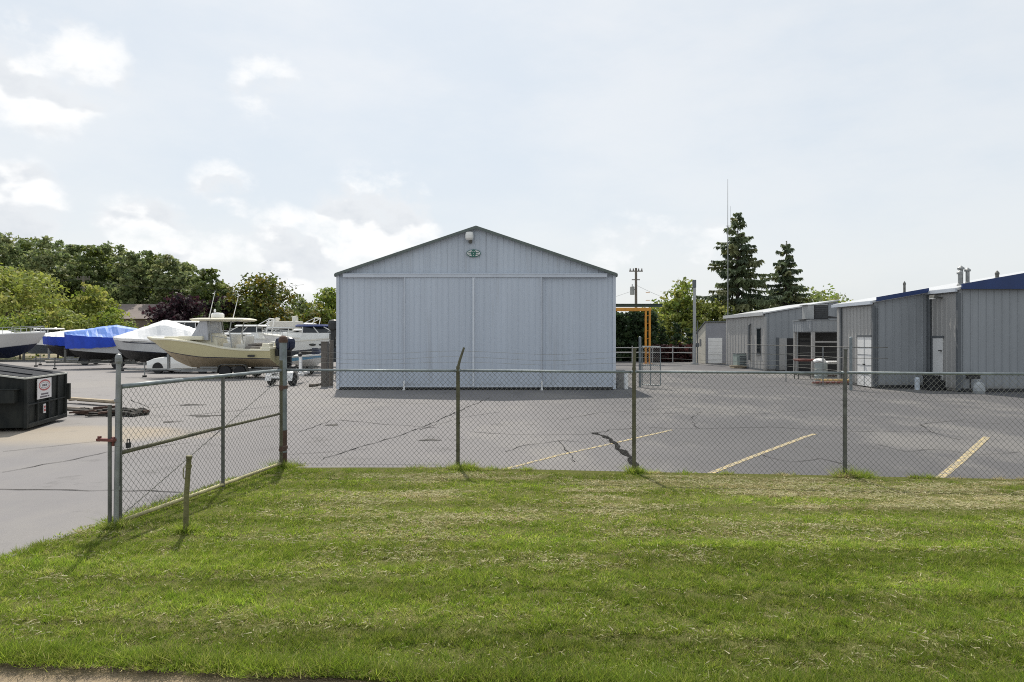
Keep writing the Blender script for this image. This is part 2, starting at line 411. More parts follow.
def zprof(Y):
    t = np.clip((8.2 - np.asarray(Y, float)) / 3.2, 0, 1)
    return -.13 * t * t * (3 - 2 * t)
def edge_near(X):          # front edge of the lawn, along the street
    X = np.asarray(X, float)
    return np.maximum(4.99 - .115 * (X + 3.5), 4.42) + .10 * (fbm(X * .9 + 40, X * 0 + 3., 5) - .5) * 2
def edge_left(Y):          # edge of the lawn against the drive
    return np.interp(Y, [3, 5, 6, 6.94, 7.5, 8.28, 9.0, 9.87, 10.85, 11.6, 13], [-9.5, -6.9, -5.75, -5.07, -4.93, -4.75, -4.62, -4.42, -4.18, -3.95, -3.9]) 
def fence_y(X):            # the fence line
    return np.interp(X, [-3.84, 5.2, 20], [11.75, 10.85, 9.4])

def grid_sheet(name, xs, ys, zf, m, kind='structure'):
    mb = MB(); nx, ny = len(xs), len(ys)
    for y in ys:
        for x in xs: mb.v.append((x, y, zf(x, y)))
    for j in range(ny - 1):
        for i in range(nx - 1):
            mb.f.append((j * nx + i, j * nx + i + 1, (j + 1) * nx + i + 1, (j + 1) * nx + i)); mb.m.append(0)
    return tag(mb.build(name, m, smooth=True), kind=kind)
mb = MB(); mb.face([(-1800, 5.5, -.30), (1800, 5.5, -.30), (1800, 2500, -.30), (-1800, 2500, -.30)]); tag(mb.build('ground', M_far), kind='structure')
mb = MB()
mb.face([(-90, 63, -.008), (90, 63, -.008), (90, 160, -.008), (-90, 160, -.008)]); tag(mb.build('rough_ground', mat('dry_verge', (.30, .24, .17), .95, 0., .2, .15, color2=(.12, .14, .05))), kind='structure')
mb = MB(); mb.face([(-300, -60, -.21), (300, -60, -.21), (300, 5.45, -.21), (-300, 5.45, -.21)]); tag(mb.build('road', M_road), kind='structure')
grid_sheet('parking_lot', [-90, -30, -12, 0, 12, 30, 90], [5.75, 6.2, 6.6, 7, 7.4, 7.8, 8.2, 12, 20, 40, 64], lambda x, y: float(zprof(y)), M_asph)
# lawn sheet
mb = MB(); U = np.linspace(0, 1, 90); V = np.linspace(0, 1, 40)
def lawn_pt(u, v):
    # v from street edge to fence; u from drive edge to the far right
    X0 = -6.9 + 47 * u ** 1.6
    y0 = float(edge_near(np.clip(X0, -9, 9))); y1 = float(fence_y(max(X0, -3.84))) - .20
    Y = y0 + (y1 - y0) * v
    X = float(edge_left(Y)) + (40 - float(edge_left(Y))) * u ** 1.6
    return X, Y
for v in V:
    for u in U:
        X, Y = lawn_pt(u, v)
        e = min(1., v * 12, 1)
        z = float(zprof(Y)) + .014 + .016 * min(1, u * 60) * e - (.10 if v == 0 else 0.) + .014 * (float(fbm(np.array(X * .8), np.array(Y * .8), 3)) - .5)
        mb.v.append((X, Y, z))
n = len(U)
for j in range(len(V) - 1):
    for i in range(n - 1): mb.f.append((j * n + i, j * n + i + 1, (j + 1) * n + i + 1, (j + 1) * n + i)); mb.m.append(0)
tag(mb.build('lawn', M_soil, smooth=True), kind='structure')
# dirt strip along the street edge
mb = MB()
xs = np.linspace(-12, 12, 60)
for a, b in zip(xs[:-1], xs[1:]):
    mb.face([(a, 3.9, -.20), (b, 3.9, -.20), (b, float(edge_near(b)) + .12, -.150), (a, float(edge_near(a)) + .12, -.150)])
tag(mb.build('dirt_verge', mat('verge_dirt', (.21, .17, .125), .95, 0., .3, 9., 1., 50, color2=(.36, .28, .18), spec=.1)), kind='structure')


mb = MB(); mb.face([(-30, 4.2, -.203), (-6.8, 4.2, -.203), (-5.6, 5.76, float(zprof(5.75)) - .001), (-30, 5.76, float(zprof(5.75)) - .001)]); tag(mb.build('driveway_apron', M_asph), kind='structure')
# grass: tufts of blades
def blades(nt_, per, yr, hr, wr, seed, spread=.022, straw=0., tuftpts=None, dark=1.):
    g = np.random.default_rng(seed)
    if tuftpts is None:
        Y = yr[0] + (yr[1] - yr[0]) * g.random(nt_); X = (g.random(nt_) * 2 - 1) * (Y * .82 + 3.2)
    else:
        k = g.integers(0, len(tuftpts), nt_); P = np.array(tuftpts)[k]; r = g.normal(0, 1, (nt_, 2)) * P[:, 2:3]; X = P[:, 0] + r[:, 0]; Y = P[:, 1] + r[:, 1] * .6
    nz = fbm(X * 1.2, Y * 3., 9)
    ok = (X > edge_left(Y) - .10 * nz) & (Y > edge_near(X) - .02) & (Y < fence_y(np.maximum(X, -3.84)) - (.34 if tuftpts is None else .03) + .22 * nz)
    X, Y = X[ok], Y[ok]; nt_ = len(X)
    pat = fbm(X * .55 + 9, Y * 1.5, 21, 5); fine = fbm(X * 3.1, Y * 6., 33, 4); dry = fbm(X * .8 + 4, Y * 2.6, 55, 5)
    Yt = Y + .03 * X + .10 * np.sin(X * .5); track = np.zeros(nt_)
    for c, s_, q_ in ((5.36, .06, .40), (6.22, .055, .15), (7.35, .06, .0), (8.9, .07, -.3)): track = np.maximum(track, np.exp(-((Yt - c) / s_) ** 2) * np.clip(q_ + 1.1 * vnoise(X * 1.1, X * 0 + c, 3), 0, 1.2))
    keep = g.random(nt_) < .42 + 1.4 * np.clip(fine - .25, 0, 1)
    keep &= g.random(nt_) > .55 * track
    X, Y, pat, fine, dry, track = (q[keep] for q in (X, Y, pat, fine, dry, track)); nt_ = len(X)
    H = (hr[0] + (hr[1] - hr[0]) * g.random(nt_) ** 1.6) * (.45 + 1.2 * fine) * (1 - .5 * np.clip(track, 0, 1))
    base = np.array([(.205, .285, .050), (.262, .328, .065), (.32, .35, .098), (.155, .232, .042), (.37, .37, .155)])
    lush = np.clip((pat - .36) * 3.2, 0, 1)[:, None]
    TC = base[g.choice(5, nt_, p=[.32, .28, .15, .17, .08])] * (.72 + .56 * g.random((nt_, 1))) * (.80 + .32 * lush)
    farm = np.clip((Y - 6.6) / 2.2, 0, 1) * np.clip((X + 3.2) / 2.5, 0, 1)
    p = np.clip((dry - .42) * 4.5, 0, .85) * (.32 + .68 * farm) + .22 * farm + .08
    d = g.random(nt_) < np.clip(p + straw, 0, 1)
    sc = np.array([(.44, .385, .215), (.34, .315, .16), (.54, .475, .29)])[g.integers(0, 3, nt_)] * (.75 + .45 * g.random((nt_, 1)))
    TC[d] = sc[d]; TC *= ((1 - .55 * np.clip(track, 0, 1)) * (1 + .14 * np.sin(6.283 * (Yt[keep] - 5.42) / .93)))[:, None] * dark
    lean = g.normal(0, .55, (nt_, 2)); flat = np.where(d, .45, 1.)
    k = np.repeat(np.arange(nt_), per); n = len(k)
    off = g.normal(0, spread, (n, 2)); x = X[k] + off[:, 0]; y = Y[k] + off[:, 1]
    z0 = zprof(y) + .028; h = H[k] * (.5 + .7 * g.random(n)) * flat[k]
    wd = wr[0] + (wr[1] - wr[0]) * g.random(n); th = g.random(n) * 2 * np.pi
    dx, dy = np.cos(th) * wd / 2, np.sin(th) * wd / 2; tip = (lean[k] + g.normal(0, .55, (n, 2)) + off * 12) * (H[k] * .8)[:, None]
    v = np.zeros((n, 3, 3)); v[:, 0] = np.stack([x - dx, y - dy, z0], 1); v[:, 1] = np.stack([x + dx, y + dy, z0], 1); v[:, 2] = np.stack([x + tip[:, 0], y + tip[:, 1], z0 + h], 1)
    return v.reshape(-1, 3), TC[k] * (.8 + .4 * g.random((n, 1)))
gm = mat('grass_blade', (1, 1, 1), .8, 0., 0., 1., trans=.5, attr='tint', spec=.08, color2=(1, 1, 1))
parts = [blades(92000, 12, (4.3, 7.4), (.018, .060), (.004, .008), 1), blades(86000, 9, (7.2, 12.0), (.014, .046), (.006, .012), 2, .028)]
tufts = [(-.86, 11.40, .10), (-.75, 11.40, .13), (1.96, 11.10, .08), (5.16, 10.80, .10), (5.35, 10.78, .12), (-3.8, 11.5, .10), (-4.5, 7.95, .07), (-3.62, 7.78, .035)]
parts.append(blades(620, 14, None, (.06, .17), (.005, .010), 3, .03, -.3, tufts))
rt = [(float(x), float(fence_y(x)) - .04, float(rng.uniform(.03, .12))) for x in rng.uniform(-3.6, 9, 22)]
parts.append(blades(700, 10, None, (.03, .11), (.005, .010), 6, .03, .1, rt))
ex = np.linspace(-4.4, 4.4, 80); et = [(float(x), float(edge_near(x)) + .10, .07) for x in ex]
parts.append(blades(2600, 14, None, (.04, .11), (.004, .008), 4, .03, -.02, et, .8))  # tufts along the street edge tinted darker for the shade on that edge
grass = cards('grass', np.concatenate([p[0] for p in parts]), None, np.concatenate([p[1] for p in parts]), gm, k=3)
tag(grass, kind='stuff')
def clippings(n, seed):
    g = np.random.default_rng(seed); Y = 4.6 + 6.5 * g.random(n); X = (g.random(n) * 2 - 1) * (Y * .82 + 3.2)
    dry = fbm(X * .8 + 4, Y * 2.6, 55, 5); f2 = fbm(X * 2.7, Y * 5.3, 77, 4); farm = np.clip((Y - 6.3) / 2., 0, 1) * np.clip((X + 3.4) / 2.5, 0, 1)
    ok = (X > edge_left(Y) + .1) & (Y > edge_near(X) + .15) & (Y < fence_y(np.maximum(X, -3.84)) - .30) & (g.random(n) < (np.clip((dry - .42) * 4, 0, 1) * (.10 + .90 * farm) + .05) * np.clip((f2 - .36) * 5, .05, 1))
    X, Y = X[ok], Y[ok]; n = len(X); a = g.random(n) * 6.283; l = .012 + .030 * g.random(n); wd = .0025 + .0035 * g.random(n); z = zprof(Y) + .040 + .018 * g.random(n)
    dx, dy = np.cos(a) * l, np.sin(a) * l; v = np.zeros((n, 3, 3)); v[:, 0] = np.stack([X - dx - dy / l * wd, Y - dy + dx / l * wd, z], 1); v[:, 1] = np.stack([X - dx + dy / l * wd, Y - dy - dx / l * wd, z + .004], 1); v[:, 2] = np.stack([X + dx, Y + dy, z + g.normal(0, .012, n)], 1)
    c = np.array([(.52, .47, .30), (.44, .42, .26), (.62, .57, .40), (.40, .42, .20)])[g.integers(0, 4, n)] * (.8 + .4 * g.random((n, 1)))
    return v.reshape(-1, 3), c
CV, CT = clippings(235000, 8)
tag(cards('grass_clippings', CV, None, CT, gm, k=3), kind='stuff')

# painted stall lines and cracks
def strip(mb, pts, wd, z, m=0, jit=0.):
    P = [Vector((p[0], p[1], 0)) for p in pts]; L, Rr = [], []
    for i, p in enumerate(P):
        d = (P[min(i + 1, len(P) - 1)] - P[max(i - 1, 0)]).normalized(); nn = Vector((-d.y, d.x, 0)); ww = wd[i] if isinstance(wd, list) else wd
        ww *= 1 + random.uniform(-jit, jit)
        L.append(p + nn * ww / 2); Rr.append(p - nn * ww / 2)
    for i in range(len(P) - 1):
        mb.face([(Rr[i].x, Rr[i].y, z), (Rr[i + 1].x, Rr[i + 1].y, z), (L[i + 1].x, L[i + 1].y, z), (L[i].x, L[i].y, z)], m)
def gp(x, y): D = gd(y); return (wx(x, D), D)
def paint(nt):
    N_, L_ = nt.nodes, nt.links; b = N_['Principled BSDF']; b.inputs['Roughness'].default_value = .8
    g = N_.new('ShaderNodeNewGeometry'); n = N_.new('ShaderNodeTexNoise'); n.inputs['Scale'].default_value = 14; n.inputs['Detail'].default_value = 7; n.inputs['Roughness'].default_value = .7
    L_.new(g.outputs['Position'], n.inputs['Vector']); r = N_.new('ShaderNodeValToRGB'); r.color_ramp.elements[0].position = .44; r.color_ramp.elements[1].position = .60
    r.color_ramp.elements[0].color = (.19, .18, .16, 1); r.color_ramp.elements[1].color = (.55, .42, .17, 1)
    L_.new(n.outputs['Fac'], r.inputs[0]); L_.new(r.outputs[0], b.inputs['Base Color'])
M_paint = ground_mat('worn_yellow_paint', paint)
for pts, wd in (([(494, 472), (560, 455), (615, 443), (672, 430)], .085), ([(704, 476), (752, 457), (805, 437), (815, 434)], .105), ([(934, 483), (962, 460), (987, 437)], .13)):
    mb = MB(); strip(mb, [gp(*p) for p in pts], wd, .005); tag(mb.build('stall_line_marking', M_paint), kind='structure')
M_crack = mat('dark_crack_filler', (.026, .025, .025), 1., 0., .3, 6., spec=.0)
def crack(pts, wd, seed):
    random.seed(seed); P = [gp(*p) for p in pts]; Q = []
    for (a, b) in zip(P[:-1], P[1:]):
        n = max(3, int(math.hypot(b[0] - a[0], b[1] - a[1]) / .25))
        for k in range(n):
            t = k / n; j = .05
            Q.append((a[0] + (b[0] - a[0]) * t + random.uniform(-j, j), a[1] + (b[1] - a[1]) * t + random.uniform(-j, j)))
    Q.append(P[-1]); mb = MB(); strip(mb, Q, wd, .009, jit=.6); tag(mb.build('asphalt_crack', M_crack), kind='structure')
for i, (p, wd) in enumerate((([(593, 433), (603, 436), (612, 441), (618, 449), (628, 456), (632, 461), (637, 470)], .12), ([(470, 432), (500, 434), (550, 435), (593, 434)], .03),
        ([(320, 460), (360, 447), (400, 436), (437, 421), (465, 408), (490, 398)], .035), ([(593, 434), (612, 430), (640, 428)], .03), ([(340, 420), (380, 424), (436, 428)], .03),
        ([(0, 473), (60, 462), (110, 452), (190, 443)], .028), ([(0, 452), (50, 447), (110, 440)], .022), ([(0, 489), (60, 490), (180, 492), (260, 487)], .04), ([(650, 428), (700, 429), (770, 427)], .03),
        ([(770, 427), (830, 431), (930, 432), (960, 440)], .03), ([(930, 432), (920, 424), (965, 420)], .025), ([(860, 415), (940, 421), (1000, 424)], .02), ([(560, 420), (600, 413), (690, 407)], .02),
        ([(290, 455), (330, 452), (370, 449)], .02), ([(300, 432), (320, 425), (332, 420)], .03), ([(180, 416), (235, 411), (280, 405)], .03), ([(420, 430), (460, 418), (500, 412)], .02), ([(505, 452), (520, 446), (560, 441), (590, 443)], .022), ([(560, 441), (566, 450), (575, 462)], .02), ([(640, 415), (700, 412), (760, 414), (820, 409)], .022), ([(700, 412), (690, 420), (700, 429)], .02), ([(880, 445), (905, 452), (935, 449), (980, 455), (1020, 452)], .02), ([(760, 455), (790, 462), (820, 459), (850, 466)], .02), ([(340, 405), (380, 402), (430, 404)], .022), ([(130, 400), (150, 408), (190, 404)], .03), ([(660, 388), (720, 390), (780, 386)], .025), ([(820, 398), (850, 402), (910, 400), (990, 404)], .022))):
    crack(p, wd * (.68 if wd < .1 else .9), i)
for i, (x, y, rx, ry) in enumerate(((205, 416, .42, .25), (171, 422, .2, .14), (192, 405, .35, .25), (430, 440, .2, .12), (333, 425, .15, .2))):
    mb = MB(); c = gp(x, y); pts = []
    for k in range(18):
        a = 2 * math.pi * k / 18; q = 1 + .35 * math.sin(3 * a + i) + random.uniform(-.15, .15); pts.append((c[0] + rx * q * math.cos(a), c[1] + ry * q * math.sin(a), .006))
    mb.face(pts); tag(mb.build('oil_stain_marking', mat('oil_stain', (.095, .09, .086), .9, 0., .3, 4., spec=.05)), kind='structure')
# ------------------------------------------------------------------ chain-link fence and gate
def chain(mb, p0, p1, z0, z1, pitch=.080, r=.0025, m=0, zf0=None):
    """woven wire between two plan points: two families of slanted wires"""
    p0 = np.array(p0, float); p1 = np.array(p1, float); L = np.linalg.norm(p1 - p0); d = (p1 - p0) / L; H = z1 - z0
    nrm = np.array((-d[1], d[0]))
    k = -int(H / pitch) - 1
    while k * pitch < L + H:
        for s in (1, -1):
            a = k * pitch if s == 1 else k * pitch
            # along t: at z0 -> a, at z1 -> a + s*H*.92
            q0, q1 = a + (0 if s == 1 else H * .92), a + (H * .92 if s == 1 else 0)
            za, zb = z0, z1; u, v = q0, q1
            if u > v: u, v, za, zb = v, u, zb, za
            if v <= 0 or u >= L: continue
            if u < 0: za += (zb - za) * (0 - u) / (v - u); u = 0
            if v > L: zb += (za - zb) * (v - L) / (v - u); v = L
            if v - u < .01: continue
            off = nrm * (.0024 * s); j = random.uniform(-.004, .004)
            A = p0 + d * (u + j) + off; B = p0 + d * (v + j) + off
            mb.cyl((A[0], A[1], za), (B[0], B[1], zb), r, n=4, m=m, caps=False)
        k += 1
fpost = [(-3.84, 11.75), (-.895, 11.60), (1.945, 11.16), (5.16, 10.85), (8.2, 10.5), (11.2, 10.2), (14.2, 9.9)]
fence = thing('chain_link_fence', (fpost[0][0], fpost[0][1], 0), 'long chain link fence with bare posts along the back edge of the lawn', 'fence')
def fb(mb, name, m, **k): return mb.build(name, m, fence, world=True, **k)
mb = MB()
for a, b in zip(fpost[:-2], fpost[1:-1]): chain(mb, a, b, .02, 1.625)
mb.cyl((-3.8, 11.75, .06), (-.9, 11.6, .06), .002, n=4); fb(mb, 'wire_mesh', wirem)
mb = MB()
for a, b in zip(fpost[:-2], fpost[1:-1]): mb.cyl((a[0], a[1], 1.63), (b[0], b[1], 1.625), .021, n=10)
for (x, y) in fpost[1:-1]: mb.cyl((x - .05, y + .005, 1.63), (x + .05, y - .005, 1.63), .027, n=10)
fb(mb, 'top_rail', railmat, smooth=True)
for i, (x, y) in enumerate(fpost[:-1]):
    mb = MB()
    if i == 0:
        mb.cyl((x, y, -.1), (x, y, 2.10), .060, n=16); mb.lathe([(.072, 2.09), (.078, 2.13), (.062, 2.18), (.03, 2.205), (.005, 2.21)], (x, y, 0), n=16, m=1)
        for z in (.25, .62, 1.0, 1.4): mb.cyl((x, y, z), (x, y, z + .03), .064, n=16)
        p = fb(mb, 'post', [railmat, rust], smooth=False); tag(p, 'thick grey gate post with rusty domed cap')
        mb = MB(); mb.cyl((x, y, 0), (x, y, .62), .0615, n=16); mb.v = [tuple(Vector(q) - Vector((fpost[0][0], fpost[0][1], 0))) for q in mb.v]
        mb.build('rust_band', rust, p)
    else:
        lean = {1: .10, 2: 0., 3: .0}.get(i, 0)
        mb.cyl((x, y, -.1), (x, y, 1.70), .031, n=12)
        if i == 1: mb.tube([(x, y, 1.68), (x + .03, y + .0, 1.80), (x + .10, y + .02, 2.01)], [.024, .022, .018], 8)
        elif i in (2, 3, 4): mb.cyl((x, y, 1.68), (x + .01, y, 1.98), .026, n=10); mb.cyl((x + .01, y, 1.98), (x + .01, y, 2.0), .032, n=10)
        for z in (.3, .75, 1.2): mb.cyl((x, y, z), (x, y, z + .02), .036, n=10)
        p = fb(mb, 'post', olive if i < 3 else galv_dark)
        if i == 1: tag(p, 'olive post with its top arm bent over to the right')
mb = MB()
for z, sag in ((1.76, .02), (1.86, .05), (1.95, .04)):
    for a, b in zip(fpost[:3], fpost[1:4]):
        P = [(a[0] + (b[0] - a[0]) * t, a[1] + (b[1] - a[1]) * t, z - sag * 4 * t * (1 - t) + .012 * math.sin(9 * t)) for t in np.linspace(0, 1, 9)]
        mb.tube(P, .0021, 4)
fb(mb, 'barbed_wire', wirem)

G0, G1 = Vector((-3.76, 11.62)), Vector((-4.50, 7.98))
gd_ = (G1 - G0); gL = gd_.length; ang = math.atan2(gd_.y, gd_.x)
gate = thing('gate', (G0.x, G0.y, 0), 'chain link swing gate standing open over the grass beside the drive', 'gate', ang)
# local x runs from hinge to the free end
mb = MB(); mb.cyl((.16, 0, 1.64), (2.6, 0, 1.63), .026, n=10); mb.cyl((2.6, 0, 1.63), (gL - .06, 0, 1.62), .028, n=10); mb.build('top_rail', railmat, gate, smooth=True)
mb = MB(); mb.cyl((.16, 0, .11), (gL - .05, 0, .075), .024, n=10); mb.build('bottom_rail', yellowed, gate, smooth=True)
mb = MB(); mb.cyl((.16, 0, .93), (1.95, 0, .90), .020, n=10); mb.cyl((1.95, 0, .905), (gL - .06, 0, .86), .023, n=10); mb.build('middle_rail', olive, gate, smooth=True)
for x, z1, r, m_ in ((.14, 1.80, .026, olive), (1.72, 1.64, .025, galv_dark), (gL - .05, 1.64, .018, galv_dark)):
    mb = MB(); mb.cyl((x, 0, .06), (x, 0, z1), r, n=10); mb.build('upright', m_, gate, smooth=False)
mb = MB(); mb.cyl((gL + .02, 0, -.02), (gL - .02, -.0, 1.90), .027, n=14); mb.lathe([(.031, 1.885), (.038, 1.91), (.038, 1.95), (.028, 1.985), (.004, 2.0)], (gL - .02, 0, 0), n=14)
for z in (.45, .95, 1.45): mb.cyl((gL, 0, z), (gL, 0, z + .035), .032, n=14)
tag(mb.build('upright', galv, gate), 'taller end post of the gate with a ball cap')
mb = MB(); chain(mb, (.16, .0), (gL - .05, .0), .10, 1.62); mb.build('wire_mesh', wirem, gate)
mb = MB(); mb.cyl((.2, .012, 1.50), (gL - .1, .012, .16), .006, n=5); mb.build('brace_cable', galv_dark, gate)
mb = MB(); mb.cyl((gL + .05, -.055, .03), (gL + .05, -.055, 1.42), .021, n=10); mb.build('drop_rod', galv_dark, gate)
mb = MB(); mb.box((gL + .05, -.10, 1.02), (.06, .22, .03)); mb.box((gL + .02, -.04, 1.0), (.05, .05, .10)); mb.box((gL + .05, -.19, 1.03), (.03, .03, .06)); mb.build('latch', mat('red_brown_latch', (.16, .05, .04), .7, .1, .3, 8.), gate)
mb = MB(); mb.box((gL - .16, .01, .93), (.05, .03, .06)); mb.tube([(gL - .18, .01, .96), (gL - .18, .01, 1.0), (gL - .14, .01, 1.0), (gL - .14, .01, .96)], .006, 5); mb.build('padlock', blackp, gate)
for z in (.35, 1.35):
    mb = MB(); mb.box((.06, 0, z), (.2, .04, .05)); mb.cyl((.14, 0, z - .04), (.14, 0, z + .04), .034, n=10); mb.build('hinge', rust, gate)
# short stake in the grass before the gate
mb = MB(); mb.tube([(0, 0, -.1), (.012, 0, .45), (.035, .01, .84)], [.028, .028, .027], 10); mb.cyl((.035, .01, .84), (.037, .01, .87), .033, n=10); mb.cyl((.03, .01, .74), (.031, .01, .77), .034, n=10)
mb.tube([(.0, -.03, .76), (-.01, -.035, .68), (.0, -.03, .62)], .006, 5)
tag(mb.build('stake', mat('mossy_pipe', (.15, .14, .06), .7, .1, .4, 8., .3, 50), origin=None), 'short mossy pipe stake in the grass before the open gate', 'stake').location = (-3.62, 7.76, .0)

# ------------------------------------------------------------------ the hall
HX0, HX1, HY = wx(336, 28.5), wx(616, 28.5), 28.5
HC = (HX0 + HX1) / 2; HE, HRg = 4.70, 6.62; HD = 16.
hall = thing('storage_hall', (HC, HY, 0), 'big pale blue-grey metal hall with gable front and wide sliding doors', 'storage hall')
hw = (HX1 - HX0) / 2
def roofz(s): return HE + (HRg - HE) * (1 - abs(s) / hw)
mb = MB()
mb.prism([(-hw + .03, 0.03), (hw - .03, 0.03), (hw - .03, HE - .03), (0, HRg - .03), (-hw + .03, HE - .03)], .16, HD, 0)
mb.siding((-hw, .14), (hw, .14), 4.60, lambda s: roofz(s - hw) - .01, .229, .03, .019)        # gable
mb.siding((-hw, HD), (-hw, .14), .05, lambda s: HE - .02, .23); mb.siding((hw, .14), (hw, HD), .05, lambda s: HE - .02, .23)
mb.box((-hw + .06, .085, HE / 2), (.12, .09, HE - .06), 1); mb.box((hw - .06, .085, HE / 2), (.12, .09, HE - .06), 1)
mb.build('wall', [hang, hangt], hall)
mb = MB(); ov = .02; sl_ = (HRg - HE) / hw
for s in (-1, 1):
    mb.face([(s * (hw + ov), -.05, HE - sl_ * ov + .03), (0, -.05, HRg + .03), (0, HD + .1, HRg + .03), (s * (hw + ov), HD + .1, HE - sl_ * ov + .03)], 1)
    mb.face([(s * (hw + ov), -.05, HE - sl_ * ov), (s * (hw + ov), HD + .1, HE - sl_ * ov), (0, HD + .1, HRg), (0, -.05, HRg)], 1)
    t = math.atan(sl_); L = math.hypot(hw + ov, (hw + ov) * sl_)
    a = (s * (hw + ov), HE - sl_ * ov)
    mb.prism([(a[0], a[1] - .05), (0, HRg - .05), (0, HRg + .065), (a[0], a[1] + .065)], -.09, -.045, 0)
    mb.box((s * (hw + ov + .02), HD / 2, HE - .02), (.05, HD + .1, .12), 0)
mb.box((0, HD / 2 + .1, HRg + .045), (.2, HD, .03), 0)
mb.build('roof', [greent, roofm], hall)
def sx(x): return wx(x, HY) - HC
mb = MB(); mb.box(((sx(343) + sx(607)) / 2, .03, 4.665), (sx(607) - sx(343), .16, .16)); mb.box(((sx(343) + sx(607)) / 2, -.035, 4.72), (sx(607) - sx(343) + .02, .05, .03)); mb.build('door_track', hangt, hall, bevel=.01)
for a, b, y in ((336.5, 404, .10), (404, 474, .0), (474, 542, .0), (542, 615.5, .10)):
    mb = MB(); A, B = sx(a) + .01, sx(b) - .01; zb = .11
    mb.bb((A, y + .004, zb), (B, y + .045, 4.60), 0)
    mb.siding((A + .03, y), (B - .03, y), zb + .01, lambda s: 4.59, .229, .028, .018)
    for x in (A + .025, B - .025): mb.box((x, y - .012, (zb + 4.59) / 2), (.05, .05, 4.59 - zb), 1)
    mb.box(((A + B) / 2, y - .012, zb + .04), (B - A - .1, .04, .07), 1)
    d = mb.build('sliding_door', [hangd, hangt], hall)
    if a in (404, 542):
        x = A if a == 404 else A - .02
        g2 = MB(); g2.box((x, y - .07 if a == 404 else -.07, .17), (.065, .08, .40)); g2.box((x, -.10, .02), (.10, .12, .05)); g2.build('guide_roller', white, d, bevel=.01)
mb = MB(); mb.box((sx(473.3), -.05, 2.35), (.06, .03, 4.4)); mb.build('meeting_stile', mat('meeting_stile_paint', (.66, .70, .75), .5, 0., .06, 2.), hall)
mb = MB(); mb.bb((-hw + .1, .09, .01), (hw - .1, .15, .12)); mb.build('sill_gap_shade', blackp, hall)  # black strip standing in for the shade in the gap under the doors
for x in (sx(612.5), sx(626)):
    pass
mb = MB(); z = wz(236, HY); x = sx(469.5); mb.cyl((x, .13, z), (x, -.05, z), .05, n=10, m=1); mb.box((x + .03, .05, z - .18), (.14, .12, .2), 1)
mb.lathe([(.03, .16), (.14, .14), (.17, .02), (.17, -.10), (.12, -.17), (.02, -.19)], (x, -.10, z), n=16, m=0); mb.build('lamp', [lens, galv_dark], hall, smooth=False)
mb = MB(); x = sx(473.5); z = wz(253, HY)
def oval(cx, y, cz, rx, rz, m, n=28): mb.face([(cx + rx * math.cos(2 * math.pi * k / n), y, cz + rz * math.sin(2 * math.pi * k / n)) for k in range(n)], m)
mb.prism([(x + .29 * math.cos(2 * math.pi * k / 28), z + .155 * math.sin(2 * math.pi * k / 28)) for k in range(28)], .06, .10, 0)
oval(x, .056, z, .26, .125, 1); oval(x, .053, z, .10, .16, 0, 20)
for dx, dz, wd in ((-.15, .035, .13), (.15, .035, .13), (-.13, -.035, .15), (.14, -.04, .12)):
    mb.box((x + dx, .051, z + dz), (wd, .006, .032), 0)
for dx, dz in ((-.03, .06), (.03, .06), (0, -.02), (.0, -.09)): mb.box((x + dx, .049, z + dz), (.035, .006, .022), 1)
mb.build('sign', [signg, signw], hall)

# bollards by the hall's right corner
def bollard(x, y, h, r, m_, label):
    mb = MB(); mb.cyl((0, 0, -.05), (0, 0, h - .03), r, n=14); mb.lathe([(r, h - .03), (r * .8, h), (.005, h + .02)], (0, 0, 0), n=14)
    o = mb.build('bollard', m_); o.location = (x, y, 0); tag(o, label, 'bollard'); return o
bollard(wx(626, 29.0), 29.0, .72, .09, white, 'white bollard just right of the hall corner')
mb = MB(); mb.box((0, 0, .36), (.32, .3, .72)); mb.box((0, 0, .74), (.36, .34, .05)); mb.box((0, -.16, .45), (.2, .02, .3)); o = mb.build('utility_box', mat('grey_box_paint', (.24, .23, .22), .6, .1, .15, 4.), bevel=.012); o.location = (wx(620.5, 29.8), 29.8, 0); tag(o, 'grey electrical box against the right corner of the hall', 'utility box')
# small side gate right of the hall
sg = thing('side_gate', (wx(640, 30), 30, 0), 'narrow chain link gate leaf hung on a tall post right of the hall', 'gate', R(-38))
mb = MB(); mb.cyl((0, 0, 0), (0, 0, 2.13), .055, n=12); mb.ell((0, 0, 2.13), (.06, .06, .05)); mb.build('post', railmat, sg)
mb = MB(); L = .95
mb.tube([(.1, 0, .12), (.1, 0, 1.75), (L, 0, 1.75), (L, 0, .12), (.1, 0, .12)], .022, 8); mb.cyl((.5, 0, .12), (.5, 0, 1.75), .018); mb.cyl((.1, 0, .95), (L, 0, .95), .016); mb.build('frame', railmat, sg)
mb = MB(); chain(mb, (.1, 0), (L, 0), .12, 1.75, .09, .004); mb.build('wire_mesh', wirem, sg)
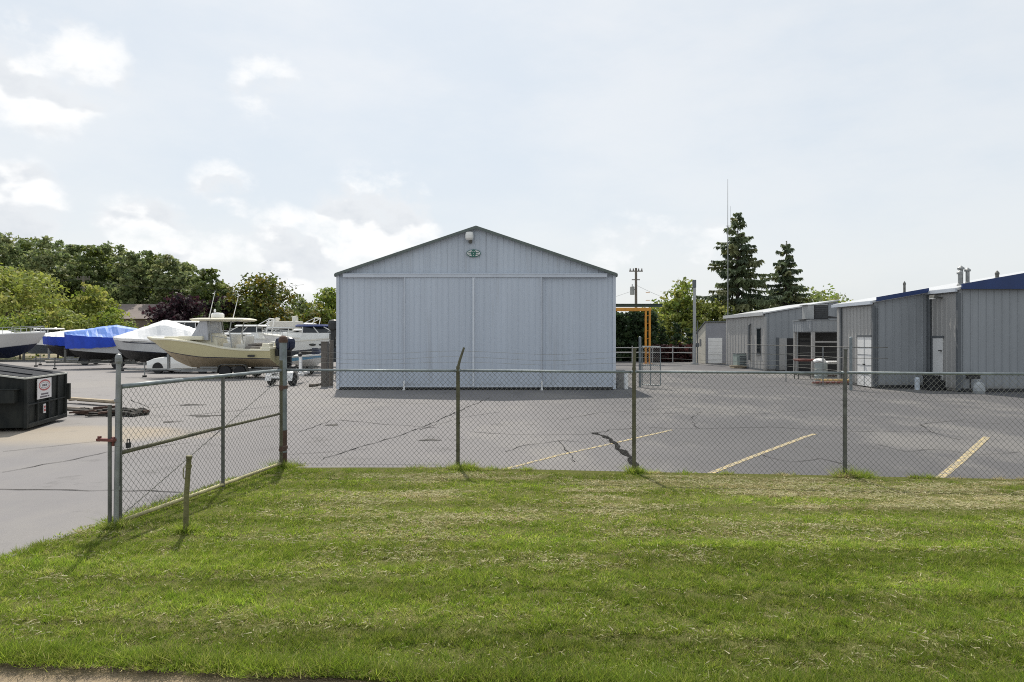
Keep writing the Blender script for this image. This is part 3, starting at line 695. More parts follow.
# leaning post and short weathered posts left of the hall
def postthing(name, x, D, ytop, r, m_, label, cat, lean=0., w=None):
    z = wz(ytop, D); mb = MB()
    if w: mb.box((0, 0, z / 2), (w, w, z)); mb.box((0, 0, z + .01), (w * 1.12, w * 1.12, .03)); mb.box((0, -w / 2 - .01, z * .7), (w * .7, .02, .2)); mb.box((w * .2, -w / 2 - .012, z * .35), (w * .2, .02, z * .5))
    else: mb.tube([(0, 0, 0), (lean * .4, 0, z * .5), (lean, 0, z)], [r, r * .97, r * .95], 12); mb.cyl((lean, 0, z), (lean, 0, z + .03), r * 1.1, n=12); mb.cyl((lean * .3, 0, z * .3), (lean * .31, 0, z * .34), r * 1.15, n=12)
    o = mb.build(name, m_); o.location = (x, D, 0); return tag(o, label, cat)
postthing('utility_pedestal', wx(325, 30.5), 30.5, 342, 0, mat('dull_grey_pedestal', (.13, .115, .10), .7, .1, .2, 4.), 'grey metal utility pedestal left of the hall behind the fence', 'utility pedestal', w=.27)
postthing('wooden_post', wx(331, 31), 31, 341, .10, polew, 'weathered brown wooden post tight against the left corner of the hall', 'post', .03)
mb = MB(); mb.tube([(0, 0, .10), (.25, .05, .11), (.5, 0, .16)], [.07, .06, .05], 8); mb.tube([(.3, .03, .11), (.42, .2, .13)], .03, 6)
o = mb.build('log', bark); o.location = (wx(309, 29.6), 29.6, 0); tag(o, 'short dark log lying on the ground left of the hall', 'log')

# ------------------------------------------------------------------ the long low workshop on the right
X1, X2 = 15.25, 17.6
works = thing('workshop', (X1, 29.5, 0), 'long low grey ribbed metal workshop with stepped fronts and blue gable fascia', 'workshop')
def rz(X): return 3.62 + .175 * (X - X1)
def wb(mb, name, m_, par=None, **k): return mb.build(name, m_, par or works, world=(par is None), **k)
XE = 33.
mb = MB()
mb.prism([(X2 + .03, .02), (XE, .02), (XE, rz(XE) - .05), (X2 + .03, rz(X2) - .05)], 27.63, 33.)
mb.prism([(X1 + .03, .02), (X2 + .05, .02), (X2 + .05, rz(X2) - .05), (X1 + .03, rz(X1) - .05)], 29.53, 32.9)
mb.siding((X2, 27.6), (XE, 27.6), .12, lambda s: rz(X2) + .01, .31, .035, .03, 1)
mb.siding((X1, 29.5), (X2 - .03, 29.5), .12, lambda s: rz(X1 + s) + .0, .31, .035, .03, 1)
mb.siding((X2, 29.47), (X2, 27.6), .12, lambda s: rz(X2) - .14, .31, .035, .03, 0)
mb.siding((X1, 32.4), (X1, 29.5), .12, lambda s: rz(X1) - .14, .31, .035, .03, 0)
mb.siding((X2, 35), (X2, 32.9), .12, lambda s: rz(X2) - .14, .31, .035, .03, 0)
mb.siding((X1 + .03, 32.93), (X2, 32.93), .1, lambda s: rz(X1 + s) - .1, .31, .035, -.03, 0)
for (x, y, h) in ((X2, 27.6, rz(X2) - .2), (X1, 29.5, rz(X1) - .2), (X2 - .06, 29.44, rz(X2) - .2), (X1, 32.4, rz(X1) - .2)):
    mb.box((x - .015, y - .03, h / 2 + .06), (.13, .13, h), 2)
mb.box(((X2 + XE) / 2, 27.56, .07), (XE - X2, .1, .12), 3); mb.box(((X1 + X2) / 2, 29.46, .07), (X2 - X1 - .1, .1, .12), 3)
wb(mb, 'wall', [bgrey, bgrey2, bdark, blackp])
def slab(mb, xa, xb, ya, yb, m=0, th=.09):
    z0, z1 = rz(xa), rz(xb)
    mb.prism([(xa, z0), (xb, z1), (xb, z1 + th), (xa, z0 + th)], ya, yb, m)
mb = MB(); slab(mb, X2 - .12, XE, 27.45, 33.1); slab(mb, X1 - .12, X2 - .13, 29.36, 33.0)
mb.box((X2 - .15, 28.5, rz(X2) - .02), (.10, 2.0, .13), 1); mb.box((X1 - .15, 31.2, rz(X1) - .02), (.10, 3.6, .13), 1); 
wb(mb, 'roof', [roofm, hangt])
mb = MB()
mb.prism([(X2 + .01, rz(X2) + .01), (XE, rz(X2) + .01), (XE, rz(XE) + .22), (X2 + .01, rz(X2) + .21)], 27.36, 27.44)
wb(mb, 'fascia', bluet)
mb = MB(); mb.prism([(X1 + .02, rz(X1) + .03), (X2 - .16, rz(X2) + .0), (X2 - .16, rz(X2) + .18), (X1 + .02, rz(X1) + .21)], 29.27, 29.35); wb(mb, 'fascia', bluet)
mb = MB(); mb.bb((X1 - .05, 29.62, .05), (X1 - .01, 30.80, 2.16), 0); mb.bb((X1 - .07, 29.62, 2.16), (X1 + .02, 30.84, 2.24), 1)
for z in (.55, .95, 1.40, 1.72): mb.box((X1 - .055, 30.21, z), (.012, 1.18, .014), 1)
mb.box((X1 - .056, 30.21, 1.1), (.012, .014, 2.1), 1); mb.box((X1 - .075, 30.2, .98), (.05, .12, .05), 2); wb(mb, 'door', [white, bdark, black])
mb = MB(); mb.bb((X2 - .05, 28.55, .10), (X2 - .01, 29.20, 2.12), 0); mb.bb((X2 - .07, 28.5, 2.12), (X2 + .02, 29.34, 2.20), 1); mb.bb((X2 - .06, 29.2, .1), (X2 + .02, 29.34, 2.12), 1)
d = wb(mb, 'door', [white, bdark]); mb = MB(); mb.box((X2 - .10, 28.62, 1.6), (.09, .12, .04)); mb.v = [tuple(works.matrix_basis.inverted() @ Vector(q)) for q in mb.v]; mb.build('handle', black, d)
mb = MB(); mb.cyl((X2 - .02, 28.62, 3.75), (X2 - .30, 28.62, 3.80), .03, n=8); mb.box((X2 - .32, 28.70, 3.80), (.16, .34, .12), 0, ry=.3); mb.box((X2 - .36, 28.70, 3.74), (.10, .28, .05), 1); wb(mb, 'lamp', [galv_dark, lens])
for (x, y) in ((X2 - .10, 29.36), (X1 + .05, 29.40)): mb = MB(); mb.cyl((x, y, .1), (x, y, rz(x) - .25), .045, n=8); wb(mb, 'downspout', bdark)
# roof vents
def vent(X, Y, h, r, label, capr=1.6):
    z = rz(X) + .05; mb = MB(); mb.cyl((0, 0, 0), (0, 0, h), r, n=12); mb.lathe([(r * 1.5, -.02), (r * 1.6, .02), (r, .1)], (0, 0, 0), n=12)
    mb.lathe([(r * capr, h - .02), (r * capr, h + .05), (r * .3, h + .14)], (0, 0, 0), n=12)
    return mb
ve = []
for X, Y, h, r in ((18.75, 29.3, .50, .075), (18.98, 29.6, .68, .085), (19.2, 29.5, .55, .075)):
    mb = vent(X, Y, h, r, ''); o = mb.build('roof_vent', galv, works); o.location = works.matrix_basis.inverted() @ Vector((X, Y, rz(X) + .08))
for X, Y, h, r in ((17.1, 30.5, .42, .05), (20.1, 29., .22, .07)):
    mb = vent(X, Y, h, r, '', 1.2); o = mb.build('roof_pipe', galv_dark, works); o.location = works.matrix_basis.inverted() @ Vector((X, Y, rz(X) + .08))

# porch bay in the recess
mb = MB(); PX0, PX1, PY0, PY1 = 15.9, 18.6, 37.1, 39.6
porch = thing('porch', (PX0, PY0, 0), 'small flat roofed grey porch on posts in the recess of the workshop', 'porch')
mb.bb((PX0, PY0, 2.42), (PX1, PY1, 3.02)); mb.bb((PX0 - .04, PY0 - .04, 3.02), (PX1, PY1 + .04, 3.07))
mb.siding((PX0 + .02, PY0 - .012), (PX1, PY0 - .012), 2.44, lambda s: 3.0, .31, .035, .02, 0); mb.siding((PX0 - .012, PY1), (PX0 - .012, PY0 + .02), 2.44, lambda s: 3.0, .31, .035, .02, 0)
mb.build('roof', [bgrey2], porch, world=True)
for (x, y) in ((PX0 + .09, PY0 + .09), (PX0 + .09, PY1 - .1)):
    mb = MB(); mb.bb((x - .08, y - .08, 0), (x + .08, y + .08, 2.415)); mb.build('post', bgrey, porch, world=True)
mb = MB(); mb.bb((PX0 + .3, PY1 + .0, .02), (PX1, PY1 + .06, 2.41), 0); mb.bb((PX0 + .35, PY1 - .03, .1), (PX0 + .95, PY1 + .01, 2.1), 1)
mb.build('shade_black_back_wall', [blackp, glassd, bgrey], porch, world=True)  # wall coloured black for the shade deep in the porch recess
mb = MB(); mb.bb((PX0 + .1, PY0 + .02, 1.85), (PX1, PY0 + .08, 1.93)); mb.build('crossbar', bgrey, porch, world=True)
# air conditioner on the porch roof
mb = MB(); acx = wx(808, 38)
mb.box((0, 0, .42), (.34, .75, .75), 0); mb.box((.56, 0, .42), (.76, .75, .75), 1); mb.box((.3, 0, .815), (1.2, .8, .04), 0); mb.box((.3, 0, .02), (1.35, .9, .06), 1)
for k in range(6): mb.box((.56, -.385, .15 + k * .11), (.66, .02, .03), 2)
mb.box((1.3, .1, .12), (.6, .3, .06), 1); mb.cyl((1.05, .1, .2), (1.6, .1, .14), .05, m=1)
o = mb.build('air_conditioner', [pale_pole, blackp, bdark], bevel=.01); o.location = (16.15, 38.2, 3.07); tag(o, 'rooftop air conditioner half white half dark on the porch roof', 'air conditioner')
mb = MB(); mb.cyl((0, 0, 0), (0, 0, .5), .10, n=12); mb.lathe([(.15, .48), (.16, .54), (.05, .64)], (0, 0, 0), n=12); o = mb.build('exhaust_stack', white); o.location = (16.35, 38.95, 3.07); tag(o, 'short white exhaust stack behind the rooftop air conditioner', 'exhaust stack')

# low building behind the porch
BX, BY0, BY1 = 15.9, 44., 52.
low = thing('rear_workshop', (BX, BY0, 0), 'low grey ribbed building with sloping white edged roof behind the porch', 'workshop')
def rz2(X): return 3.62 + .17 * (X - BX)
mb = MB(); mb.prism([(BX + .03, .02), (20.5, .02), (20.5, rz2(20.5) - .05), (BX + .03, rz2(BX) - .05)], BY0 + .03, BY1)
mb.siding((BX, BY0), (20.5, BY0), .1, lambda s: rz2(BX + s) - .03, .42, .035, .03, 1); mb.siding((BX, BY1), (BX, BY0), .1, lambda s: rz2(BX) - .1, .62, .035, .03, 0)
mb.box((BX, BY0 - .02, 1.7), (.14, .14, 3.4), 0); mb.box((BX - .02, 48, .06), (.08, 8, .12), 2); mb.build('wall', [bgrey, bgrey2, bdark], low, world=True)
mb = MB(); mb.prism([(BX - .15, rz2(BX) - .03), (20.5, rz2(20.5)), (20.5, rz2(20.5) + .08), (BX - .15, rz2(BX) + .05)], BY0 - .12, BY1 + .1, 0); mb.box((BX - .17, 48, rz2(BX) - .02), (.06, 8.2, .22), 0); mb.build('roof', roofm, low, world=True)
mb = MB(); mb.bb((BX - .05, 44.75, 1.05), (BX - .01, 45.35, 2.65), 1); mb.bb((BX - .07, 44.68, .98), (BX + .01, 45.42, 1.05), 0); mb.bb((BX - .07, 44.68, 2.65), (BX + .01, 45.42, 2.72), 0); mb.build('window', [bdark, glassd], low, world=True)
mb = MB(); mb.bb((wx(779, 44), BY0 - .05, .05), (wx(786.5, 44), BY0 - .012, 2.06)); mb.bb((wx(776, 44), BY0 - .06, .05), (wx(778.6, 44), BY0 - .005, 2.1), 1); mb.build('door', [bgrey, bdark], low, world=True)
mb = MB(); mb.bb((wx(787, 44), BY0 - .045, .05), (wx(795, 44), BY0 - .012, 2.06)); mb.build('door', [black], low, world=True)['label'] = 'black panel standing for the dark inside of an open doorway'  # flat black sheet painted as the unlit inside of the opening
mb = MB(); mb.tube([(BX - .12, 46.6, .6), (BX - .12, 46.6, 2.9), (BX - .02, 46.6, 3.0)], .06, 8); mb.build('downspout', bdark, low, world=True)
# lean-to at the far end
AX, AY = 15.2, 55.
ann = thing('storage_shed', (AX, AY, 0), 'small grey shed with wide white roll door at the far end of the workshop', 'shed')
mb = MB(); AXE = 17.4
mb.prism([(AY, 0.02), (AY, 3.25), (AY + 3.6, 2.1), (AY + 3.6, .02)], AX, AXE, 0, 'x'); mb.bb((AX - .012, AY + 1.2, 1.4), (AX - .002, AY + 1.7, 1.95), 2)
mb.bb((AX + .01, AY - .012, .06), (AXE, AY - .003, 3.2), 1)
mb.build('wall', [mat('pale_stucco', (.50, .48, .42), .8, 0., .06, 1.5), mat('grey_boarding', (.27, .275, .30), .6, 0., .07, 1.2), bdark], ann, world=True)
mb = MB(); mb.prism([(AY - .12, 3.28), (AY + 3.75, 2.06), (AY + 3.75, 2.14), (AY - .12, 3.36)], AX - .08, AXE + .05, 0, 'x'); mb.build('roof', bdark, ann, world=True)
mb = MB(); mb.bb((wx(708, 55), AY - .06, .05), (wx(722, 55), AY - .014, 2.05), 0)
for k in range(7): mb.bb((wx(708, 55), AY - .068, .08 + k * .28), (wx(722, 55), AY - .06, .085 + k * .28), 1)
mb.build('roll_door', [white, bgrey], ann, world=True)

# things standing about the workshop
mb = MB(); mb.box((0, 0, .55), (1.1, .9, .85), 0); mb.box((0, 0, 1.0), (1.16, .96, .06), 1); mb.box((-.12, -.46, .55), (.5, .03, .6), 1); mb.box((.36, -.46, .6), (.25, .03, .4), 1)
for k in range(5): mb.box((-.12, -.48, .33 + k * .1), (.46, .02, .03), 0)
mb.box((0, 0, .06), (1.4, 1.1, .12), 2); mb.box((-.6, -.45, .16), (.9, .25, .1), 2); mb.box((.3, -.6, .12), (1.0, .14, .08), 2)
o = mb.build('generator', [acg, bdark, wood], bevel=.01); o.location = (wx(743, 48), 48, 0); tag(o, 'grey green generator cabinet on timber skids before the low rear building', 'generator')
def table(x, D, w, d, h, top, leg, label, name='workbench', cat='workbench', rzz=0.):
    t = thing(name, (x, D, 0), label, cat, rzz)
    mb = MB(); mb.box((0, 0, h), (w, d, .05)); mb.box((0, 0, h - .06), (w * .92, d * .9, .05)); mb.build('tabletop', top, t, bevel=.008)
    for a in (-1, 1):
        for b in (-1, 1): mb = MB(); mb.cyl((a * w * .44, b * d * .4, 0), (a * w * .42, b * d * .38, h - .08), .028, n=8); mb.build('leg', leg, t)
    for b in (-1, 1): mb = MB(); mb.cyl((-w * .43, b * d * .39, .25), (w * .43, b * d * .39, .25), .018, n=6); mb.build('stretcher', leg, t)
    return t
table(wx(838, 34), 34.2, 1.5, .7, .95, white, rust, 'low white topped bench with rusty legs under the porch edge')
table(wx(807, 35.5), 35.8, .95, .6, 1.0, redb, galv_dark, 'faded red topped bench standing left of the covered barrel')
o = thing('barrel', (wx(821, 33.6), 33.6, 0), 'grey steel barrel with a crumpled white bag on top', 'barrel')
mb = MB(); mb.lathe([(.28, 0), (.29, .02), (.29, .28), (.305, .30), (.29, .32), (.29, .58), (.305, .60), (.29, .62), (.29, .88), (.28, .9), (.01, .9)], (0, 0, 0), n=20); mb.build('drum', mat('pale_grey_drum', (.36, .40, .39), .55, .2, .15, 4.), o)
mb = MB(); mb.ell((-.06, 0, 1.0), (.30, .26, .13), jit=.18); mb.ell((.22, 0, .92), (.16, .2, .08), jit=.2); mb.build('bag', white, o)
mb = MB()
for k, (dx, dy, z, l, c, a) in enumerate(((0, 0, .08, 2.0, 0, .05), (.1, .12, .10, 1.6, 1, -.08), (-.2, -.15, .12, 1.7, 2, .12), (.2, .05, .2, 1.5, 1, .02), (-.1, .2, .22, 1.3, 0, -.1))): mb.box((dx, dy, z), (l, .16, .07), c, rz=a)
o = mb.build('plank_stack', [wood, mat('yellow_plank', (.55, .40, .16), .7, 0., .2, 4.), redb]); o.location = (wx(834, 31.6), 31.6, 0); tag(o, 'small loose stack of red and yellow planks on the ground', 'plank stack')
mb = MB(); mb.box((0, 0, .3), (.5, .4, .5)); mb.box((0, 0, .57), (.56, .46, .05)); mb.box((.0, -.22, .35), (.3, .04, .3)); mb.box((.38, 0, .2), (.3, .35, .38)); mb.box((-.1, -.3, .1), (.4, .25, .18))
o = mb.build('cable_crate', blackp, bevel=.02); o.location = (17.15, 28.6, 0); tag(o, 'black plastic crate pile beside the white workshop door', 'crate')
bollard(wx(913, 28.9), 28.6, .50, .10, mat('bluish_white_bollard', (.55, .60, .66), .5, 0., .1, 4.), 'short bluish white bollard before the stepped grey wall')
mb = MB(); mb.lathe([(.01, .44), (.07, .44), (.16, .37), (.20, .24), (.21, .10), (.18, 0)], (0, 0, 0), n=18); mb.cyl((0, 0, .42), (0, 0, .50), .04, n=10); mb.tube([(-.06, 0, .46), (-.06, 0, .54), (.06, 0, .54), (.06, 0, .46)], .012, 6)
o = mb.build('gas_tank', mat('grey_white_tank', (.36, .38, .39), .5, 0., .12, 5.)); o.location = (wx(979, 26.8), 26.8, 0); tag(o, 'squat pale gas tank on the ground before the right front', 'gas tank')
mb = MB(); mb.box((0, 0, .5), (.48, .16, .14)); mb.box((0, 0, .58), (.52, .2, .03)); mb.cyl((-.1, 0, 0), (-.1, 0, .45), .03); o = mb.build('hose_box', blackp, bevel=.01); o.location = (wx(973, 27.3), 27.3, .1); tag(o, 'small black hose box on the wall above the gas tank', 'hose box')
# pipe rail enclosure
rail = thing('pipe_railing', (13.75, 28.4, 0), 'thin pipe railing with one tall dark post before the porch', 'railing')
mb = MB(); mb.cyl((13.75, 28.4, 0), (13.75, 28.4, 2.12), .06, n=12); mb.ell((13.75, 28.4, 2.12), (.065, .065, .05)); mb.build('post', railmat, rail, world=True)['label'] = 'tall dark end post'
for (x, y) in ((wx(823, 30.5), 30.5), (wx(786, 33.5), 33.5)):
    mb = MB(); mb.cyl((x, y, 0), (x, y, 1.75), .025, n=8); mb.build('post', galv, rail, world=True)
mb = MB(); P = [(15.2, 28.3), (13.75, 28.4), (wx(823, 30.5), 30.5), (wx(786, 33.5), 33.5), (wx(745, 37), 37.)]
for z, r in ((1.74, .016), (1.30, .011), (.75, .009)):
    for a, b in zip(P[:-1], P[1:]): mb.cyl((a[0], a[1], z), (b[0], b[1], z), r, n=7)
mb.build('rail', galv_dark, rail, world=True)
# far pipe fence between hall and shed
ff = thing('pipe_fence', (wx(617, 57), 57, 0), 'far low pipe fence between the hall and the shed', 'fence')
mb = MB(); xs = np.linspace(wx(612, 57), wx(693, 57), 5)
for z in (1.05, 1.45): mb.cyl((xs[0], 57, z - .2), (xs[-1], 57, z - .2), .035, n=7)
mb.build('rail', pale_pole, ff, world=True)
for x in xs: mb = MB(); mb.cyl((x, 57, 0), (x, 57, 1.4), .045, n=8); mb.build('post', pale_pole, ff, world=True)
# orange gantry
D = 55; gx0, gx1 = wx(560, D), wx(645.5, D); gx2 = wx(649.5, D); zt = wz(309, D)
gan = thing('gantry_crane', (gx1, D, 0), 'orange steel gantry with twin uprights beyond the right side of the hall', 'gantry crane')
mb = MB(); mb.bb((gx0, D - .2, zt - .16), (gx2 + .1, D - .05, zt + .10)); mb.bb((gx0, D + .9, zt - .14), (gx2, D + 1.05, zt + .1)); mb.build('beam', orange, gan, world=True, bevel=.02)
for x in (gx1, gx2, gx0): mb = MB(); mb.bb((x - .068, D - .20, 0), (x + .068, D - .04, zt - .162)); mb.bb((x - .2, D - .3, 0), (x + .2, D + .06, .05)); mb.build('upright', orange, gan, world=True)
for k in range(9): z = .8 + k * .6; mb = MB(); mb.cyl((gx1, D - .12, z), (gx2, D - .12, z), .025, n=6); mb.build('rung', orange, gan, world=True)
mb = MB(); zg = wz(305.5, D); mb.bb((gx0, D + .3, zg - .10), (wx(663, D), D + .5, zg + .12)); mb.bb((gx0, D + .2, zg + .121), (wx(663, D), D + .6, zg + .15)); mb.build('girder', greens, gan, world=True)
# pale lamp pole left of the shed
D = 54.5; lp = thing('light_pole', (wx(694.5, D), D, 0), 'tall pale grey lamp pole beside the small shed', 'light pole')
mb = MB(); z = wz(288, D); mb.cyl((0, 0, 0), (0, 0, z), .13, .11, n=14); mb.box((0, 0, .05), (.5, .5, .1)); mb.build('pole', pale_pole, lp)
mb = MB(); mb.box((-.02, 0, z + .32), (.26, .26, .62)); mb.cyl((0, 0, z), (0, 0, z + .1), .09); mb.build('lamp', bdark, lp, bevel=.03)
mb = MB(); mb.cyl((.22, -.05, 0), (.22, -.05, 3.4), .04, n=6); mb.box((.22, -.1, 1.5), (.2, .15, .3)); mb.build('conduit', bdark, lp)
# utility poles
def upole(x, D, ytop, label, tf=True, r=.16):
    z = wz(ytop, D); p = thing('utility_pole', (wx(x, D), D, 0), label, 'utility pole')
    mb = MB(); mb.cyl((0, 0, 0), (0, 0, z), r * 1.15, r * .8, n=10); mb.build('pole', polew, p)
    mb = MB(); mb.box((0, 0, z - .35), (1.5, .12, .12)); mb.build('crossarm', polew, p)
    mb = MB(); mb.box((0, .1, z - 1.3), (.9, .1, .1)); mb.build('crossarm', polew, p)
    for dx in (-.65, -.3, .3, .65):
        mb = MB(); mb.lathe([(.05, 0), (.09, .06), (.05, .12), (.08, .18), (.02, .26)], (dx, 0, z - .29), n=8); mb.build('insulator', mat('dark_insulator', (.10, .08, .07), .3, 0., .1, 4.), p)
    if tf:
        for dx in (-.42,):
            mb = MB(); mb.lathe([(.02, 0), (.25, .02), (.25, .85), (.27, .87), (.2, .95), (.02, .97)], (dx, 0, z - 3.0), n=14); mb.box((dx / 2, 0, z - 2.4), (.4, .1, .1)); mb.cyl((dx, 0, z - 2.05), (dx, 0, z - 1.8), .05); mb.build('transformer', pale_pole, p)
    return p, z
p, z = upole(636, 78, 268, 'utility pole with a grey transformer behind the right side of the hall')
p2, z2 = upole(83.5, 80, 276, 'thin utility pole among the trees behind the blue covered boats', False, .14)
# antenna mast in front of the tall spruce
D = 70; mp_ = thing('antenna_mast', (wx(727.8, D), D, 0), 'very thin antenna mast rising in front of the tall spruce', 'antenna mast')
mb = MB(); z = wz(226, D); mb.cyl((0, 0, 0), (0, 0, z), .06, .05, n=8); mb.build('mast', galv, mp_)
mb = MB(); mb.cyl((0, 0, z), (0, 0, wz(179, D)), .03, .015, n=6); mb.cyl((-.2, 0, z), (.2, 0, z), .03, n=6); mb.cyl((.25, 0, z - .6), (.25, 0, z + 2.), .012, n=5); mb.cyl((0, 0, z - .4), (.25, 0, z - .4), .015, n=5); mb.build('whip', galv_dark, mp_)
# ------------------------------------------------------------------ boats
def lin(*kp):
    a = [k[0] for k in kp]; b = [k[1] for k in kp]
    return lambda t: float(np.interp(t, a, b))
class Hull:
    def __init__(s, L, B, sheer, keel, chine, rake=.2, full=.5, fine=2.2, sternb=.92):
        s.L, s.B, s.sheer, s.keel, s.chine, s.rake = L, B, sheer, keel, chine, rake; s.full, s.fine, s.sternb = full, fine, sternb
    def b(s, t):
        q = max(0, (t - s.full) / (1 - s.full)); return s.B / 2 * max(.012, (1 - q ** s.fine)) * (s.sternb + (1 - s.sternb) * min(1, t / .4))
    def x(s, t, zr): return s.L * (t - s.rake * (1 - zr) ** 1.3 * max(0, (t - .35) / .65) ** 2.4)
    def pt(s, t, fb, z):
        k, h = s.keel(t), s.sheer(t); zr = min(1.02, max(0, (z - k) / max(.01, h - k)))
        return (s.x(t, zr), s.b(t) * fb, z)
    def ring(s, t):
        k, c, h = s.keel(t), s.chine(t), s.sheer(t); q = min(1, max(0, (t - .6) / .4)); c = min(c, h - .2)
        half = [(1., h), (1.015, h - .02), (1.015, h - .075), (.99, h - .085), (.97 - .10 * q, (h + c) / 2 + .05), (.93 - .22 * q, c + .07), (.92 - .25 * q, c + .03), (.88 - .30 * q, c)]
        r = [s.pt(t, f, z) for f, z in half] + [s.pt(t, 0, k)]
        return r + [(p[0], -p[1], p[2]) for p in reversed(r[:-1])]
    def build(s, par, mats, name='hull', n=20):
        ts = list(1 - (1 - np.linspace(0, 1, n)) ** 1.35); mb = MB()
        rows = [1, 1, 1, 0, 0, 2, 3, 3]; mb.loft([s.ring(t) for t in ts], 0, closed=False, caps=True, mrow=rows + rows[::-1])
        return mb.build(name, mats, par)
    def deck(s, par, m_, cock=(0.06, .45), floor=.5, crown=.06, name='deck'):
        ts = sorted(set([0, cock[0] - .003, cock[0], cock[1], cock[1] + .003] + list(np.linspace(0, 1, 16)))); mb = MB(); rings = []
        for t in ts:
            if t < 0: continue
            h = s.sheer(t); b = s.b(t); i = min(.16, b * .4); zf = (h - floor) if cock[0] <= t <= cock[1] else h + .015
            f = (b - i) / b
            half = [s.pt(t, 1., h + .003), s.pt(t, f, h + .018), s.pt(t, f * .985, zf)]
            x0 = s.x(t, 1.); mid = (x0, 0, zf + (crown if zf > h else 0))
            half = [(x0, p[1], p[2]) for p in half]
            rings.append(half + [mid] + [(p[0], -p[1], p[2]) for p in reversed(half)])
        mb.loft(rings, 0, closed=False, caps=False); return mb.build(name, m_, par)
    def rail(s, par, t0, t1, h, m_, n=7, r=.016):
        mb = MB()
        for sy in (1, -1):
            P = []
            for t in np.linspace(t0, t1, n):
                p = s.pt(t, .9, s.sheer(t)); P.append((p[0], sy * p[1], p[2] + h)); mb.cyl((p[0], sy * p[1], p[2]), (p[0], sy * p[1], p[2] + h), r * .8, n=5)
            mb.tube(P, r, 6)
        a = s.pt(t1, .9, s.sheer(t1)); mb.cyl((a[0], a[1], a[2] + h), (a[0], -a[1], a[2] + h), r, n=6); return mb.build('bow_rail', m_, par)
    def cover(s, par, mats, t0, t1, ridge, drop, name='cover', seed=1, n=26, shoulder=.55, peak=0.):
        g = random.Random(seed); mb = MB(); rings = []
        for t in np.linspace(t0, t1, n):
            h, b = s.sheer(t), s.b(t); rr = ridge(t); x0 = s.x(t, 1.); q = lambda a: g.uniform(-a, a)
            dd = drop(t)
            half = [(s.x(t, .75), b * 1.03 + .02, h - dd + q(.03)), (x0, b * 1.05 + .025, h + q(.015)), (x0, b * .82 + q(.02), h + (rr - h) * shoulder * .55 + q(.045)), (x0, b * .42 + q(.05), h + (rr - h) * (shoulder + .27) + q(.02))]
            mid = (x0, 0, rr + q(.02)); rings.append(half + [mid] + [(p[0], -p[1] + q(.01), p[2]) for p in reversed(half)])
        mb.loft(rings, 0, closed=False, caps=True, mrow=[1, 0, 0, 0, 0, 0, 0, 1]); cv = mb.build(name, mats, par)
        return cv

def wheel(par, x, y, r, w, steel=white, name='wheel'):
    mb = MB(); mb.lathe([(r * .62, -w / 2), (r * .93, -w / 2), (r, -w * .32), (r, w * .32), (r * .93, w / 2), (r * .62, w / 2)], (0, 0, 0), 'y', 20)
    o = mb.build(name, black, par); o.location = (x, y, r)
    for sy in (-1, 1):
        pass
    mb = MB(); mb.lathe([(.01, -w * .40), (r * .2, -w * .42), (r * .22, -w * .3), (r * .5, -w * .32), (r * .63, -w * .46), (r * .64, w * .46), (r * .5, w * .32), (r * .22, w * .3), (r * .2, w * .42), (.01, w * .40)], (0, 0, 0), 'y', 18)
    for k in range(5):
        a = 2 * math.pi * k / 5
        for sy in (-1, 1): mb.cyl((r * .38 * math.cos(a), sy * w * .30, r * .38 * math.sin(a)), (r * .38 * math.cos(a), sy * w * .36, r * .38 * math.sin(a)), r * .07, n=6, m=1)
    mb.build('rim', [steel, blackp], o); return o
def trailer(loc, rzz, L, label, B=2.0, axles=2, r=.34, zf=.48, m_=None, fm=None, tongue=1.6, jack=True):
    m_ = m_ or galv; fm = fm or galv_dark
    t = thing('boat_trailer', loc, label, 'boat trailer', rzz, 'boat trailers'); mb = MB()
    for s in (-1, 1):
        mb.box((L * .42, s * B * .34, zf), (L * .84, .09, .12)); mb.cyl((L * .84, s * B * .34, zf), (L + tongue * .1, 0, zf + .02), .055, n=6)
        for x in (.1, .35, .6): mb.box((L * x, s * B * .26, zf + .16), (L * .16, .10, .07)); mb.cyl((L * x, s * B * .26, zf), (L * x, s * B * .26, zf + .14), .025, n=6)
    for x in (.02, .3, .55, .82): mb.box((L * x, 0, zf - .02), (.08, B * .7, .08))
    mb.box((L + tongue * .45, 0, zf + .02), (tongue, .10, .10)); mb.build('frame', m_, t)
    for a in range(axles):
        x = L * .28 + a * (2 * r + .12)
        for s in (-1, 1): wheel(t, x, s * B * .46, r, .22)
        mb = MB(); mb.cyl((x, -B * .44, r), (x, B * .44, r), .035, n=6); mb.build('axle', blackp, t)
    for s in (-1, 1):
        mb = MB(); x0 = L * .28 - r - .1; x1 = L * .28 + (axles - 1) * (2 * r + .12) + r + .1
        prof = [(x0, r * .9), (x0 + .12, 2 * r + .02), (x0 + .25, 2 * r + .09), (x1 - .25, 2 * r + .09), (x1 - .12, 2 * r + .02), (x1, r * .9)]
        prof2 = [(a, b - .03) for a, b in prof[::-1]]
        y = s * B * .46; mb.prism(prof + prof2, y - .14, y + .14); mb.build('fender', fm, t)
    if jack:
        mb = MB(); mb.cyl((L + tongue * .55, .1, .12), (L + tongue * .55, .1, zf + .35), .035, n=8); mb.cyl((L + tongue * .55, .1, 0), (L + tongue * .55, .1, .1), .11, n=12, m=1); mb.cyl((L + tongue * .55, .1, zf + .3), (L + tongue * .55, .25, zf + .3), .015, n=5); mb.build('jack', [m_, black], t)
    mb = MB(); mb.box((L + .15, 0, zf + .45), (.12, .12, .8)); mb.ell((L + .1, 0, zf + .9), (.13, .10, .10), 1); mb.build('winch_post', [m_, blackp], t)
    return t
